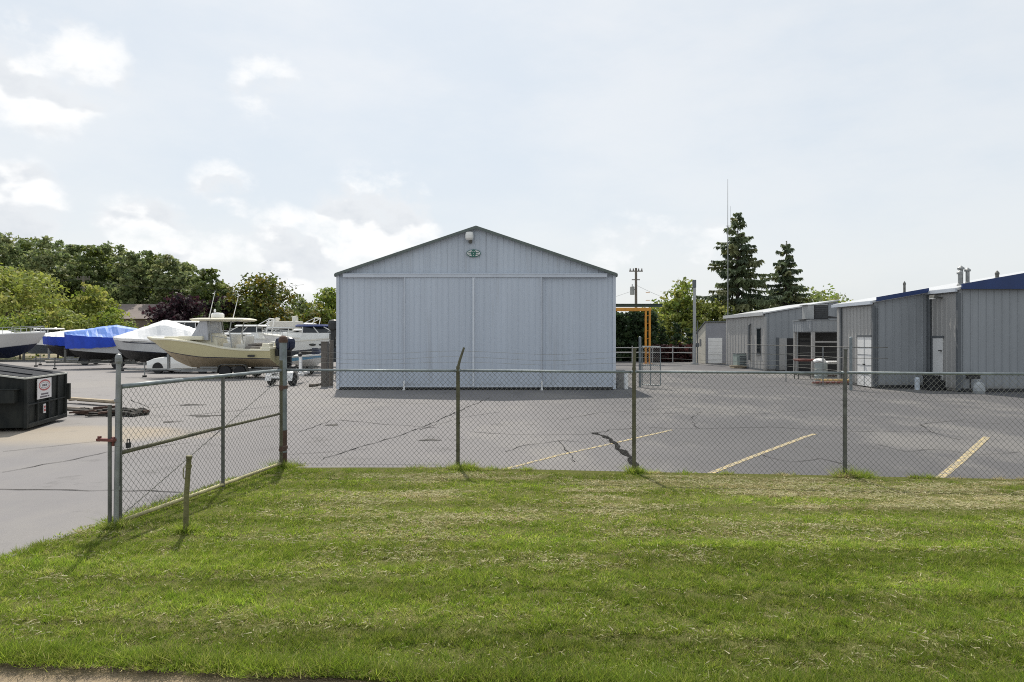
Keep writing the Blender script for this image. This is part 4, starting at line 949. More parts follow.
def outboard(par, x, z, m_=navy, y=0., s=1., tilt=.0):
    mb = MB(); A = lambda px, pz: (x - px * s, y, z + pz * s)
    rings = []
    for h, a, b in ((0.0, .20, .15), (.10, .30, .20), (.38, .33, .21), (.52, .27, .18), (.58, .12, .09)):
        rings.append([(x - s * (.30 + a * math.cos(2 * math.pi * k / 12) - tilt * h), y + s * b * math.sin(2 * math.pi * k / 12), z + s * (h + .12)) for k in range(12)])
    mb.loft(rings, 0)
    mb.prism([(x - s * .16, z + .14 * s), (x - s * .44, z + .14 * s), (x - s * .42, z - .75 * s), (x - s * .24, z - .75 * s)], y - .07 * s, y + .07 * s, 1)
    mb.box((x - s * .36, y, z - .55 * s), (.42 * s, .22 * s, .03), 1); mb.ell((x - s * .36, y, z - .72 * s), (.28 * s, .07 * s, .07 * s), 1); mb.box((x - s * .1, y, z + .0), (.14 * s, .26 * s, .3 * s), 1)
    for k in range(3): a = 2 * math.pi * k / 3; mb.box((x - s * .66, y + .1 * s * math.cos(a), z - .72 * s + .1 * s * math.sin(a)), (.03, .09 * s, .16 * s), 1, rx=a)
    return mb.build('outboard_motor', [m_, blackp], par)

# --- the cream centre console boat
D = 37.; e_x = wx(279, D)
eb = thing('centre_console_boat', (e_x, D, .48), 'cream centre console boat with hardtop and two whip antennas, bow to the left', 'boat', R(180 - 4))
EH = Hull(7.25, 2.55, lin((0, 1.03), (.22, 1.05), (.34, 1.14), (.46, 1.32), (.6, 1.48), (.75, 1.58), (1, 1.62)), lin((0, .12), (.5, .02), (.7, .06), (.88, .45), (1, 1.1)), lin((0, .50), (.5, .58), (.8, .84), (1, 1.25)), .15, .5, 2.5)
EH.build(eb, [cream, creamlt, navy, mat('tan_hull_bottom', (.46, .37, .24), .5, 0., .18, .8)])  # hull bottom browner than the cream topsides
EH.deck(eb, creamlt, (.06, .60), .45)
mb = MB(); mb.bb((3.7, -.95, 1.50), (5.0, .95, 1.72)); mb.bb((5.0, -.7, 1.55), (5.9, .7, 1.70)); mb.build('bow_seating', creamlt, eb, bevel=.04)
mb = MB(); mb.loft([[(4.35, -.62, .95), (4.35, .62, .95), (3.0, .62, .95), (3.0, -.62, .95)], [(4.25, -.6, 1.75), (4.25, .6, 1.75), (3.15, .6, 1.75), (3.15, -.6, 1.75)], [(4.0, -.5, 1.95), (4.0, .5, 1.95), (3.3, .5, 1.85), (3.3, -.5, 1.85)]]); mb.build('console', creamlt, eb, bevel=.03)
mb = MB(); mb.loft([[(4.5, -.75, 1.5), (4.5, .75, 1.5), (3.45, .8, 1.5), (3.45, -.8, 1.5)], [(3.95, -.72, 2.52), (3.95, .72, 2.52), (3.55, .78, 2.52), (3.55, -.78, 2.52)]]); mb.build('clear_enclosure', vinyl, eb)
zt = wz(320, D) - .48
mb = MB(); ringz = []
def sq(cx, w, d, z, k=20):
    return [(cx + w * np.sign(math.cos(a)) * abs(math.cos(a)) ** .55, d * np.sign(math.sin(a)) * abs(math.sin(a)) ** .55, z) for a in [2 * math.pi * i / k for i in range(k)]]
mb.loft([sq(3.0, 1.50, .95, zt - .06), sq(3.0, 1.62, 1.05, zt), sq(3.05, 1.60, 1.05, zt + .05), sq(3.0, 1.3, .85, zt + .10)]); mb.build('hardtop', [creamlt], eb, bevel=0)
mb = MB()
for s in (-.7, .7):
    mb.tube([(2.2, s, .9), (2.35, s, 1.9), (2.25, s * 1.05, zt - .05)], .03, 7); mb.tube([(3.3, s, 1.4), (3.45, s, zt - .05)], .03, 7); mb.cyl((2.3, s, 1.55), (3.35, s, 1.75), .024, n=6); mb.cyl((2.25, s, zt - .12), (1.7, s, zt - .04), .024, n=6)
mb.cyl((2.35, -.7, 1.9), (2.35, .7, 1.9), .024, n=6); mb.build('hardtop_frame', pale_pole, eb)
mb = MB(); mb.lathe([(.30, zt + .12), (.33, zt + .16), (.33, zt + .30), (.26, zt + .38), (.02, zt + .40)], (3.35, 0, 0), n=16); mb.cyl((3.35, 0, zt + .08), (3.35, 0, zt + .13), .12); mb.build('radar', white, eb)
mb = MB(); mb.ell((3.45, .1, zt + .50), (.06, .06, .09)); mb.cyl((3.45, .1, zt + .3), (3.45, .1, zt + .45), .02); mb.build('beacon', white, eb)
for (a, b, y) in (((3.62, zt + .1), (3.28, wz(291, D) - .48), .4), ((2.7, zt + .1), (2.38, wz(294, D) - .48), -.4)):
    mb = MB(); mb.cyl((a[0], y, a[1]), (b[0], y, b[1]), .022, .012, n=6); mb.build('antenna', white, eb)
for x, zz in ((2.55, 1.15), (1.85, 1.08)):
    mb = MB(); mb.box((x, 0, zz - .05), (.5, 1.1, .5)); mb.box((x - .22, 0, zz + .4), (.12, 1.05, .55), ry=-.12); mb.build('seat', geloff, eb, bevel=.05)
mb = MB(); mb.box((.95, .2, 1.05), (.9, 1.5, .30)); mb.box((1.2, 0, 1.26), (.5, 1.2, .14), ry=.2); mb.build('cockpit_cover', mat('grey_tan_canvas', (.22, .20, .18), .9, 0., .25, 5.), eb, bevel=.05)
mb = MB(); mb.bb((.02, -1.1, .85), (.55, 1.1, 1.16)); mb.bb((.1, -1.0, 1.1), (.5, -.5, 1.35)); mb.bb((.1, .5, 1.1), (.5, 1.0, 1.35)); mb.build('stern_lockers', creamlt, eb, bevel=.04)
for s in (-1, 1): mb = MB(); mb.box((.95, s * 1.255, .70), (.36, .05, .10)); mb.build('hull_vent', blackp, eb)
outboard(eb, .0, .85, navy, .42, 1.15); outboard(eb, .0, .85, navy, -.42, 1.15)
trailer((e_x, D, 0), R(180 - 4), 5.9, 'long galvanised trailer under the cream centre console boat', 2.1, 2, .33, .40, galv, galv_dark, 2.6)

# --- small white trailer nearer the gate post
trailer((wx(281, 31.2), 30.4, 0), R(84), 2.6, 'small empty white trailer behind the thick gate post', 1.05, 1, .285, .42, white, white, 1.2, False)

# --- white cruiser at the left edge
D = 50.; ab = thing('white_cruiser', (wx(46, D) - 8.6, D + .6, .55), 'white cruiser with bow rails and dark bottom at the left edge, bow to the right', 'boat', R(-4))
AH = Hull(8.6, 2.9, lin((0, 1.55), (.5, 1.70), (1, 1.95)), lin((0, .05), (.7, .05), (.9, .45), (1, .9)), lin((0, .62), (.6, .66), (1, 1.1)), .10, .5, 2.4)
AH.build(ab, [mat('dull_white_hull', (.50, .49, .47), .35, 0., .06, 1.), gel, greyhull, navy]); AH.deck(ab, gel, (.06, .35), .5)
mb = MB(); mb.loft([[(2.6, -1.1, 1.7), (2.6, 1.1, 1.7), (5.9, .85, 1.8), (5.9, -.85, 1.8)], [(2.8, -1.0, 2.05), (2.8, 1.0, 2.05), (5.2, .7, 2.05), (5.2, -.7, 2.05)]]); mb.build('cabin', gel, ab, bevel=.05)
mb = MB(); mb.loft([[(2.9, -1.0, 2.03), (2.9, 1.0, 2.03), (4.6, .75, 2.03), (4.6, -.75, 2.03)], [(2.9, -.9, 2.45), (2.9, .9, 2.45), (3.8, .65, 2.45), (3.8, -.65, 2.45)]]); mb.build('windshield', glassd, ab)
AH.rail(ab, .55, .97, .42, pale_pole, 8, .022)
trailer((wx(46, D) - 8.6, D + .6, 0), R(-4), 6.8, 'dark boat trailer under the white cruiser at the left edge', 2.3, 2, .36, .42, galv_dark, galv_dark, 1.8)

# --- blue banded boat behind
D = 53.; bb_ = thing('covered_boat', (wx(98, D), D + 1.0, .55), 'dark hulled boat under a blue band and white top sheet, next to the white cruiser', 'boat', R(180 + 8), 'wrapped boats')
BH = Hull(4.5, 2.3, lin((0, 1.55), (.6, 1.58), (1, 1.65)), lin((0, .02), (.7, .05), (.9, .4), (1, .8)), lin((0, .5), (1, .9)), .08, .5, 2.2)
BH.build(bb_, [navy, navy, blackp, black]); BH.cover(bb_, [shrink, tarp], 0, 1, lin((0, 2.1), (.4, 2.2), (1, 1.85)), lin((0, .75), (1, .62)), 'cover', 3)
trailer((wx(98, D), D + 1.0, 0), R(180 + 8), 3.9, 'boat trailer with pale winch post under the dark hulled boat', 2.0, 1, .33, .44, pale_pole, galv_dark, 1.3)
# --- bright blue tarp boat
D = 47.; cb = thing('covered_boat', (wx(128, D), D + 1.2, .55), 'pale hulled boat under a bright blue tarpaulin left of the white wrapped boat', 'boat', R(180 + 24), 'wrapped boats')
CHh = Hull(4.3, 2.4, lin((0, 1.5), (.6, 1.6), (1, 1.75)), lin((0, .02), (.7, .05), (.9, .35), (1, .7)), lin((0, .35), (1, .7)), .07, .5, 2.2)
CHh.build(cb, [greyhull, gel, greyhull, black]); CHh.cover(cb, [tarpl, tarp], 0, 1, lin((0, 2.15), (.3, 2.42), (.6, 2.2), (1, 1.9)), lin((0, .45), (.5, .7), (1, .95)), 'cover', 4)
outboard(cb, 0, .9, blackp, 0, 1.)
trailer((wx(128, D), D + 1.2, 0), R(180 + 24), 4.1, 'dark boat trailer under the bright blue tarpaulin boat', 2.0, 1, .33, .44, galv_dark, blackp, 1.3)
# --- white shrink wrapped boat
D = 43.5; dbt = thing('covered_boat', (wx(189, D), D + 1.6, .58), 'boat in peaked white shrink wrap just left of the cream boat bow', 'boat', R(180 + 10), 'wrapped boats')
DH = Hull(5.2, 2.5, lin((0, 1.30), (.6, 1.42), (1, 1.52)), lin((0, -.08), (.7, -.05), (.9, .25), (1, .65)), lin((0, .38), (1, .75)), .07, .62, 2.6)
DH.build(dbt, [greyhull, gel, navy, blackp]); DH.cover(dbt, [shrink, shrink], 0, 1, lin((0, 2.0), (.22, 2.35), (.34, 2.62), (.42, 2.66), (.5, 2.5), (.75, 2.0), (1, 1.58)), lin((0, .12), (1, .16)), 'shrink_wrap', 5, 24, .45)
mb = MB()
for s in (-1, 1): mb.tube([(4.3, s * 1.02, 1.26), (3.6, s * 1.22, 1.20), (2.4, s * 1.25, 1.14), (1.0, s * 1.20, 1.10)], .022, 5)
mb.build('hull_stripe', navy, dbt)
trailer((wx(189, D), D + 1.6, 0), R(180 + 10), 3.8, 'dark boat trailer under the white shrink wrapped boat', 2.0, 2, .33, .44, galv_dark, blackp, 1.5)

# --- hardtop cruiser between, flybridge cruisers and the blue canopied boat
def cruiser(x, D, rzz, L, label, top, name='cabin_cruiser', canopy=None, arch=False, base=.6, sh=1.5, hm=None, fly=False):
    c = thing(name, (x, D, base), label, 'boat', rzz, 'cabin cruisers')
    H = Hull(L, L * .33, lin((0, sh - .2), (.5, sh), (1, sh + .25)), lin((0, .05), (.7, .05), (.9, .5), (1, 1.)), lin((0, .55), (1, 1.1)), .13, .5, 2.3)
    H.build(c, [hm or gel, geloff, navy, mat('teal_grey_bottom', (.10, .12, .14), .7, 0., .2, 2.)]); H.deck(c, geloff, (.05, .33), .5)
    w_ = L * .13; z = sh
    mb = MB(); mb.loft([[(L * .30, -w_, z - .1), (L * .30, w_, z - .1), (L * .80, w_ * .6, z), (L * .80, -w_ * .6, z)], [(L * .32, -w_ * .95, z + .38), (L * .32, w_ * .95, z + .38), (L * .70, w_ * .6, z + .36), (L * .70, -w_ * .6, z + .36)]]); mb.build('cabin', gel, c, bevel=.05)
    mb = MB(); mb.loft([[(L * .33, -w_ * .93, z + .37), (L * .33, w_ * .93, z + .37), (L * .64, w_ * .62, z + .37), (L * .64, -w_ * .62, z + .37)], [(L * .33, -w_ * .86, top - .06), (L * .33, w_ * .86, top - .06), (L * .53, w_ * .6, top - .06), (L * .53, -w_ * .6, top - .06)]])
    mb.build('windshield', glassd, c)
    mb = MB()
    for q in (0, .5, 1.):
        for s in (-1, 1): mb.cyl((L * (.33 + .31 * q), s * w_ * (.95 - .3 * q), z + .37), (L * (.33 + .20 * q), s * w_ * (.88 - .26 * q), top - .05), .035, n=6)
    mb.build('window_pillars', gel, c)
    mb = MB(); mb.loft([sq(L * .40, L * .17, w_ * .98, top - .05), sq(L * .40, L * .18, w_ * 1.02, top), sq(L * .40, L * .16, w_ * .9, top + .09)]); mb.build('hardtop', canopy or gel, c)
    if fly:
        mb = MB(); mb.loft([sq(L * .38, L * .17, w_ * .95, top + .08), sq(L * .39, L * .19, w_ * 1.0, top + .55), sq(L * .39, L * .185, w_ * .96, top + .56)]); mb.box((L * .28, 0, top + .75), (.3, w_ * 1.3, .45)); mb.box((L * .47, 0, top + .72), (.12, w_ * 1.4, .3), ry=-.4); mb.build('flybridge', geloff, c, bevel=.03)
    if arch:
        mb = MB(); P = [(L * .24, -w_, z), (L * .20, -w_ * .9, top + .55), (L * .20, w_ * .9, top + .55), (L * .24, w_, z)]; mb.tube(P, .05, 8); mb.tube([(L * .33, -w_, top), (L * .21, -w_ * .9, top + .5)], .03, 6); mb.tube([(L * .33, w_, top), (L * .21, w_ * .9, top + .5)], .03, 6); mb.build('radar_arch', white, c)
    H.rail(c, .6, .97, .4, pale_pole, 6, .018)
    mb = MB()
    for s in (-1, 1):
        for t in (.45, .55, .65): p = H.pt(t, .98, sh - .35); mb.ell((p[0], s * p[1], p[2]), (.22, .03, .07))
    mb.build('porthole', glassd, c)
    return c
cruiser(wx(222, 56), 57.2, R(205), 7.4, 'white cruiser behind the cream boat bow, only its broad windshield showing', wz(322, 55) - .6)
cruiser(wx(288, 53), 53.6, R(186), 7.0, 'white hardtop cruiser with a tubular arch behind the cream boat cockpit', wz(326, 53) - .6, arch=True)
cruiser(wx(318, 58), 59, R(188), 7.6, 'white flybridge cruiser farthest back behind the gate post', wz(328, 58) - .6, fly=True, sh=1.6)
cruiser(wx(277, 43.5), 43.4, R(-8), 6.2, 'white cruiser under a navy canvas top between gate post and hall', wz(326, 43) - .55, canopy=canvas, base=.55, sh=1.48)
cruiser(wx(262, 47), 47.5, R(176), 4.6, 'small white runabout right behind the cream boat cockpit seats', wz(334, 47) - .5, 'runabout', base=.5, sh=1.32)
cruiser(wx(338, 49), 50.2, R(170), 6.2, 'white cruiser with a glass screen tight behind the left side of the hall', wz(330, 50) - .6, sh=1.5)
cruiser(wx(330, 64), 66, R(180), 8.4, 'large white cruiser in the back row left of the hall', wz(324, 66) - .7, base=.7, sh=1.8, arch=True)
cruiser(wx(70, 60), 61, R(176), 6.4, 'low white boat with rails behind the white cruiser bow', wz(329, 61) - .6, 'runabout', sh=1.45)
o = thing('personal_watercraft', (wx(298, 40), 39.6, .45), 'small light blue and white watercraft in front of the navy topped cruiser', 'personal watercraft', R(-14))
PH = Hull(2.0, .95, lin((0, .62), (.6, .70), (1, .78)), lin((0, .05), (.7, .05), (1, .45)), lin((0, .3), (1, .55)), .18, .45, 2.)
PH.build(o, [hullblue, gel, hullblue, gel]); PH.deck(o, gel, (.9, .91), .01)
mb = MB(); mb.loft([sq(.7, .55, .2, .62), sq(.7, .5, .17, .9)]); mb.build('seat', blackp, o, bevel=.03)
mb = MB(); mb.loft([sq(1.35, .35, .25, .68), sq(1.28, .2, .18, 1.0)]); mb.cyl((1.2, -.3, 1.05), (1.2, .3, 1.05), .03); mb.build('steering_cowl', navy, o)
trailer((wx(298, 40), 39.6, 0), R(-14), 1.9, 'short trailer under the light blue watercraft', 1.3, 1, .24, .30, galv, galv_dark, .9, False)
ok_ = thing('outboard_stand', (wx(334.5, 36), 36, 0), 'black outboard motor on a stand against the left side of the hall', 'outboard motor', R(-25))
mb = MB()
for s in (-.35, .35): mb.cyl((s, -.3, 0), (s * .6, 0, 2.2), .04); mb.cyl((s, .3, 0), (s * .6, 0, 2.2), .04); mb.cyl((s, -.3, .08), (s, .3, .08), .03)
mb.box((0, 0, 2.18), (.6, .1, .3)); mb.build('stand', galv_dark, ok_); outboard(ok_, .25, 2.35, blackp, 0, 1.0)

# --- white car poking out behind the cream boat's bow
ca = thing('parked_car', (wx(149, 41.5) + 2.1, 41.8, 0), 'white car with only its nose showing behind the cream boat bow', 'car', R(180))
mb = MB(); rings = []
for x, wd, zb, zt_ in ((2.10, .55, .35, .62), (2.02, .72, .22, .74), (1.6, .84, .20, .90), (.95, .86, .2, .98), (-.9, .86, .2, 1.02), (-1.75, .82, .22, 1.0), (-2.05, .66, .35, .85)):
    rings.append([(x, -wd, zb), (x, -wd * 1.02, (zb + zt_) / 2), (x, -wd * .93, zt_ - .03), (x, 0, zt_ + .03), (x, wd * .93, zt_ - .03), (x, wd * 1.02, (zb + zt_) / 2), (x, wd, zb)])
mb.loft(rings); mb.build('body', gel, ca, smooth=False, bevel=.03)
mb = MB(); mb.loft([[(x, -wd, z), (x, wd, z), (x2, wd2, z), (x2, -wd2, z)] for x, wd, x2, wd2, z in ((1.0, .78, -1.5, .76, .97), (.25, .62, -1.05, .62, 1.38))]); mb.build('windows', glassd, ca)
mb = MB(); mb.loft([sq(-.4, .66, .63, 1.375, 16), sq(-.4, .6, .58, 1.43, 16)]); mb.build('roof', gel, ca)
for x in (1.3, -1.3):
    for s in (-1, 1): wheel(ca, x, s * .78, .33, .22, pale_pole)
for s in (-1, 1): mb = MB(); mb.ell((2.02, s * .52, .66), (.09, .16, .07)); mb.build('headlight', lens, ca)

# ------------------------------------------------------------------ bin and planks
dc = Vector((wx(25.5, 16.1), 16.1)); du = Vector((-.235, .972)).normalized()
db = thing('dumpster', (dc.x, dc.y, 0), 'black dumpster with a sloping grey lid and white placard', 'dumpster', math.atan2(du.y, du.x))
# local x: along the front (2.6 m), local y: back into the bin (1.9 m)
W_, Dp = 2.40, 1.95
mb = MB(); mb.loft([[(.06, .04, .08), (W_ - .06, .04, .08), (W_ - .06, Dp - .1, .08), (.06, Dp - .1, .08)], [(0, 0, 1.22), (W_, 0, 1.22), (W_, Dp, 1.52), (0, Dp, 1.52)]])
for x in (.62, 1.28, 1.85): mb.box((x, -.005, .64), (.05, .05, 1.1))
for x in (.03, W_ - .03): mb.box((x, .0, .64), (.10, .07, 1.14))
mb.box((W_ / 2, .0, .12), (W_ - .1, .08, .10)); mb.box((W_ / 2, .0, .60), (W_ - .1, .05, .04)); mb.box((W_ - .0, -.06, .75), (.10, .10, .42))
mb.build('body', dump, db, bevel=.012)
for x in (-.10, W_ + .1): mb = MB(); mb.box((x, .95, .82), (.22, 1.6, .30)); mb.box((x, .95, .98), (.24, 1.7, .03)); mb.build('fork_sleeve', dump, db, bevel=.012)
mb = MB(); e = .035
mb.box((W_ / 2, -.015, 1.225), (W_ + .06, .05, e)); sl2 = math.atan2(.30, Dp)
for x in (-.015, W_ + .015): mb.box((x, Dp / 2, 1.372), (.045, Dp / math.cos(sl2), e), rx=sl2)
mb.build('rim', dedge, db)
mb = MB()
for a, b in ((.02, W_ / 2 - .01), (W_ / 2 + .01, W_ - .02)):
    mb.face([(a, .0, 1.25), (b, .0, 1.25), (b, Dp, 1.57), (a, Dp, 1.57)]); mb.face([(a, .0, 1.25), (a, Dp, 1.57), (a, Dp, 1.52), (a, .0, 1.21)]); mb.face([(a, 0, 1.25), (a, 0, 1.21), (b, 0, 1.21), (b, 0, 1.25)])
    mb.box(((a + b) / 2, Dp / 2, 1.405), (.10, Dp * .9, .05), rx=sl2)
mb.build('lid', dlid, db)
SX = .94; mb = MB(); mb.box((SX, -.040, .93), (.82, .012, .48), 0)
def oring(cx, cz, rx, rz, th, m, y):
    n = 28
    for k in range(n):
        a, b = 2 * math.pi * k / n, 2 * math.pi * (k + 1) / n
        mb.face([(cx + rx * math.cos(a), y, cz + rz * math.sin(a)), (cx + rx * math.cos(b), y, cz + rz * math.sin(b)), (cx + (rx - th) * math.cos(b), y, cz + (rz - th) * math.sin(b)), (cx + (rx - th) * math.cos(a), y, cz + (rz - th) * math.sin(a))], m)
oring(SX, 1.01, .34, .135, .04, 1, -.048); oring(SX, 1.01, .25, .075, .010, 2, -.049)
for dx, z, wd, m_ in ((-.10, 1.01, .07, 2), (0, 1.01, .07, 2), (.10, 1.01, .07, 2), (0, .80, .42, 2), (-.07, .735, .40, 2), (.22, .735, .10, 2)): mb.box((SX + dx, -.048, z), (wd, .006, .05 if z > .9 else .035), m_)
mb.build('placard', [signw, signr, signk], db)
mb = MB(); mb.box((SX + .02, -.035, .44), (.13, .012, .22), 0); mb.box((SX + .02, -.043, .48), (.09, .006, .05), 1); mb.box((SX + .02, -.043, .40), (.09, .006, .06), 1); mb.build('sticker', [signw, signr], db)

# timber and scrap behind the gate end
for i, (x0, y0, x1, y1, w_, z, m_, lb) in enumerate(((62, 402.5, 114, 406.5, .20, .16, wood, 'long pale plank lying between the dumpster and the open gate'), (56, 409, 104, 411.5, .16, .05, mat('grey_timber', (.22, .19, .16), .9, 0., .25, 5.), 'dark grey plank lying in front of the long pale plank'))):
    a, b = Vector(gp(x0, y0)), Vector(gp(x1, y1)); d = b - a; mb = MB()
    mb.box((0, 0, 0), (d.length, w_, .07)); mb.box((.3, .12, -.06), (d.length * .7, .12, .05)); mb.cyl((-d.length * .3, -.1, -.05), (-d.length * .3, .2, -.05), .03)
    o = mb.build('plank', m_, bevel=.006); o.location = ((a.x + b.x) / 2, (a.y + b.y) / 2, z); o.rotation_euler = (0, 0, math.atan2(d.y, d.x)); tag(o, lb, 'plank')
mb = MB(); c = gp(112, 415)
for k in range(16):
    a = random.uniform(0, 3.1); l = random.uniform(.3, .8); dx, dy = random.uniform(-1.0, .7), random.uniform(-.5, .5)
    mb.box((dx, dy, random.uniform(.04, .18)), (l, random.uniform(.06, .2), random.uniform(.03, .09)), k % 2, rz=a * .25 - .3, ry=random.uniform(-.1, .1))
for k in range(5): mb.ell((random.uniform(-1, 1.2), random.uniform(-.3, .3), .06), (.25, .18, .12), 0, jit=.2)
o = mb.build('scrap_heap', [mat('charred_scrap', (.04, .035, .03), .9, 0., .3, 6.), rust]); o.location = (c[0], c[1], 0); tag(o, 'low dark heap of scrap wood on the ground behind the gate end post', 'scrap heap')
# long low building behind the boats
D = 90; hb = thing('long_brown_building', (wx(118, D), D, 0), 'long low brown building behind the wrapped boats', 'building')
x0, x1 = wx(92, D), wx(170, D); ze, zr = wz(318, D), wz(302.5, D)
mb = MB(); mb.bb((x0, D, 0), (x1, D + 9, ze)); mb.build('wall', brownw, hb, world=True)
mb = MB(); mb.prism([(D - .4, ze - .1), (D + 4.5, zr), (D + 9.4, ze - .1), (D + 4.5, zr - .2)], x0 - .3, x1 + .3, 0, 'x')
mb.build('roof', brownr, hb, world=True)
for k in range(4): xx = x0 + 1.2 + k * 2.4; mb = MB(); mb.bb((xx, D - .06, .9), (xx + 1.2, D - .01, 2.2), 0); mb.bb((xx - .08, D - .08, .82), (xx + 1.28, D - .02, .9), 1); mb.build('window', [glassd, brownr], hb, world=True)
# ------------------------------------------------------------------ trees
def leafmat(name, tr=.32): return mat(name, (.92, .92, .92), .6, 0., .0, .7, trans=tr, attr='tint', spec=.3, color2=(1.08, 1.08, 1.08))
LM = leafmat('tree_leaves', .45); NM = leafmat('conifer_needles', .3)
def crown(par, lobes, n, size, cols, seed, name='crown', shell=.55, flat=.0, material=None):
    g = np.random.default_rng(seed); Lb = np.array(lobes, float); vol = Lb[:, 3] * Lb[:, 4] * Lb[:, 5]; pr = vol ** .72; pr /= pr.sum()
    # small sprays of leaves inside each lobe, then leaves inside each spray
    ns = max(20, n // 16); k = g.choice(len(Lb), ns, p=pr); d = g.normal(0, 1, (ns, 3)); d /= np.linalg.norm(d, axis=1)[:, None]
    rr = shell + (1 - shell) * g.random(ns) ** .6; rr *= 1 + .16 * g.normal(0, 1, ns)
    sc = Lb[k, :3] + d * Lb[k, 3:6] * rr[:, None]
    q = g.integers(0, ns, n); sr = np.mean(Lb[:, 3:6]) * .30
    P = sc[q] + g.normal(0, 1, (n, 3)) * sr * np.array((1, 1, .6)) * .85
    nr = d[q] + g.normal(0, .8, (n, 3)); nr[:, 2] += .35 + flat; nr /= np.linalg.norm(nr, axis=1)[:, None]
    a = np.cross(nr, g.normal(0, 1, (n, 3))); a /= np.linalg.norm(a, axis=1)[:, None] + 1e-9; b = np.cross(nr, a)
    s = size * (.55 + .9 * g.random(n))[:, None]; asp = (.5 + .4 * g.random(n))[:, None]
    V = np.stack([P - a * s * .5, P - b * s * asp * .5, P + a * s * .5, P + b * s * asp * .5], 1)
    V[:, :, 2] = np.maximum(V[:, :, 2], .02)
    C = np.array(cols, float); t = C[(g.integers(0, len(C), ns))[q]] * (.8 + .4 * g.random((n, 1))) * (.88 + .24 * g.random(ns))[q][:, None]
    return cards(name, V.reshape(-1, 3), None, t, material or LM, par)
def trunk(par, h, r, limbs, m_=None):
    mb = MB(); mb.tube([(0, 0, -.1), (.05 * h * .1, 0, h * .35), (0, .02 * h, h * .7), (.02 * h, 0, h)], [r, r * .8, r * .5, r * .15], 9)
    for (z, tip, rr) in limbs: mb.tube([(0, 0, z), (tip[0] * .5, tip[1] * .5, z + (tip[2] - z) * .65), tip], [rr, rr * .65, rr * .2], 6)
    return mb.build('trunk', m_ or bark, par, smooth=True)
def broadleaf(x, D, ytop, wpx, label, cols, seed, name='tree', kind='round', n=2600, size=.42, zlow=1.0, group=None, cat='tree'):
    g = random.Random(seed); H = wz(ytop, D); Wd = wpx / F * D; t = thing(name, (wx(x, D), D, 0), label, cat, g.uniform(0, 6), group); lobes = []
    if kind == 'round':
        c = (H + zlow) / 2; hz = (H - zlow) / 2
        for k in range(20):
            a = g.uniform(0, 6.283); u = g.uniform(-.75, .82); rad = Wd / 2 * .74 * math.sqrt(1 - u * u) * g.uniform(.55, 1.05); s = g.uniform(.24, .42)
            lobes.append((rad * math.cos(a), rad * math.sin(a), c + u * hz * .80, Wd * s * .62, Wd * s * .62, min(hz * .5, Wd * s * .46)))
        lobes.append((0, 0, c, Wd * .28, Wd * .28, hz * .7)); lobes.append((g.uniform(-.1, .1) * Wd, 0, H - hz * .24, Wd * .22, Wd * .22, hz * .24))
    elif kind == 'tall':
        z = zlow
        while z < H - .6:
            f = (z - zlow) / (H - zlow); env = Wd / 2 * (.75 + .5 * math.sin(f * 2.6)) * (1 - .60 * f ** 2.5)
            for q in range(7):
                a = g.uniform(0, 6.283); r0 = env * g.uniform(.2, .95); s = g.uniform(.20, .40) * env
                zz = z + g.uniform(0, 1.2); lobes.append((r0 * math.cos(a), r0 * math.sin(a), min(zz, H - s * .8), s, s, s * g.uniform(.8, 1.25)))
            z += Wd * .17
        lobes.append((g.uniform(-.3, .3), 0, H - .9, Wd * .13, Wd * .13, .95))
    elif kind == 'weep':
        for k in range(20):
            a = g.uniform(0, 6.283); u = g.random(); rad = Wd / 2 * (.2 + .66 * u); zt_ = H - (H - zlow) * .55 * u ** 2.2 * g.uniform(.7, 1.2); ln = (zt_ - zlow) * g.uniform(.35, .6)
            lobes.append((rad * math.cos(a), rad * math.sin(a), max(zlow + .3, zt_ - ln * .5), Wd * .13, Wd * .13, ln * .5)); lobes.append((rad * math.cos(a), rad * math.sin(a), zt_ - .5, Wd * .15, Wd * .15, .8))
        lobes.append((0, 0, H - 1.2, Wd * .25, Wd * .25, 1.1))
    elif kind == 'bush':
        for k in range(9):
            a = g.uniform(0, 6.283); r0 = Wd / 2 * g.uniform(.1, .75); s = g.uniform(.28, .4) * Wd / 2 + .25
            lobes.append((r0 * math.cos(a), r0 * math.sin(a) * .6, g.uniform(.25, .75) * H, s, s, min(H * .4, s)))
    crown(t, lobes, n, size, cols, seed)
    lm = [(H * g.uniform(.25, .5), (l[0] * .8, l[1] * .8, l[2]), max(.05, H * .010)) for l in lobes[::2][:9]]
    trunk(t, H * (.82 if kind != 'bush' else .5), max(.05, H * .016), lm); return t
DK = [(.19, .235, .105), (.225, .26, .115), (.165, .21, .10), (.25, .27, .125)]
DK2 = [(.145, .19, .08), (.175, .22, .09), (.20, .23, .095)]
YG = [(.235, .275, .07), (.285, .315, .085), (.19, .23, .065), (.32, .32, .10)]
MG = [(.18, .235, .05), (.14, .195, .045), (.24, .27, .06)]
OL = [(.12, .15, .032), (.17, .17, .035), (.09, .12, .03), (.24, .19, .04)]
PU = [(.028, .014, .019), (.042, .019, .025), (.020, .012, .016)]
WL = 'tall dark green tree in the wooded row beyond the boatyard'
woods = [(-62, 236, 44, 104), (-30, 240, 40, 108), (2, 234, 36, 100), (28, 236, 34, 106), (50, 239, 30, 98), (70, 245, 28, 104), (91, 246, 28, 100), (112, 244, 28, 106), (131, 252, 26, 98), (150, 251, 28, 103), (169, 256, 25, 98), (187, 261, 26, 101), (206, 270, 24, 96), (222, 284, 22, 100)]
woods += [(-20, 240, 40, 118), (14, 240, 36, 116), (44, 243, 34, 118), (74, 249, 34, 116), (102, 250, 34, 118), (128, 255, 32, 116), (156, 257, 32, 118), (182, 264, 30, 116)]
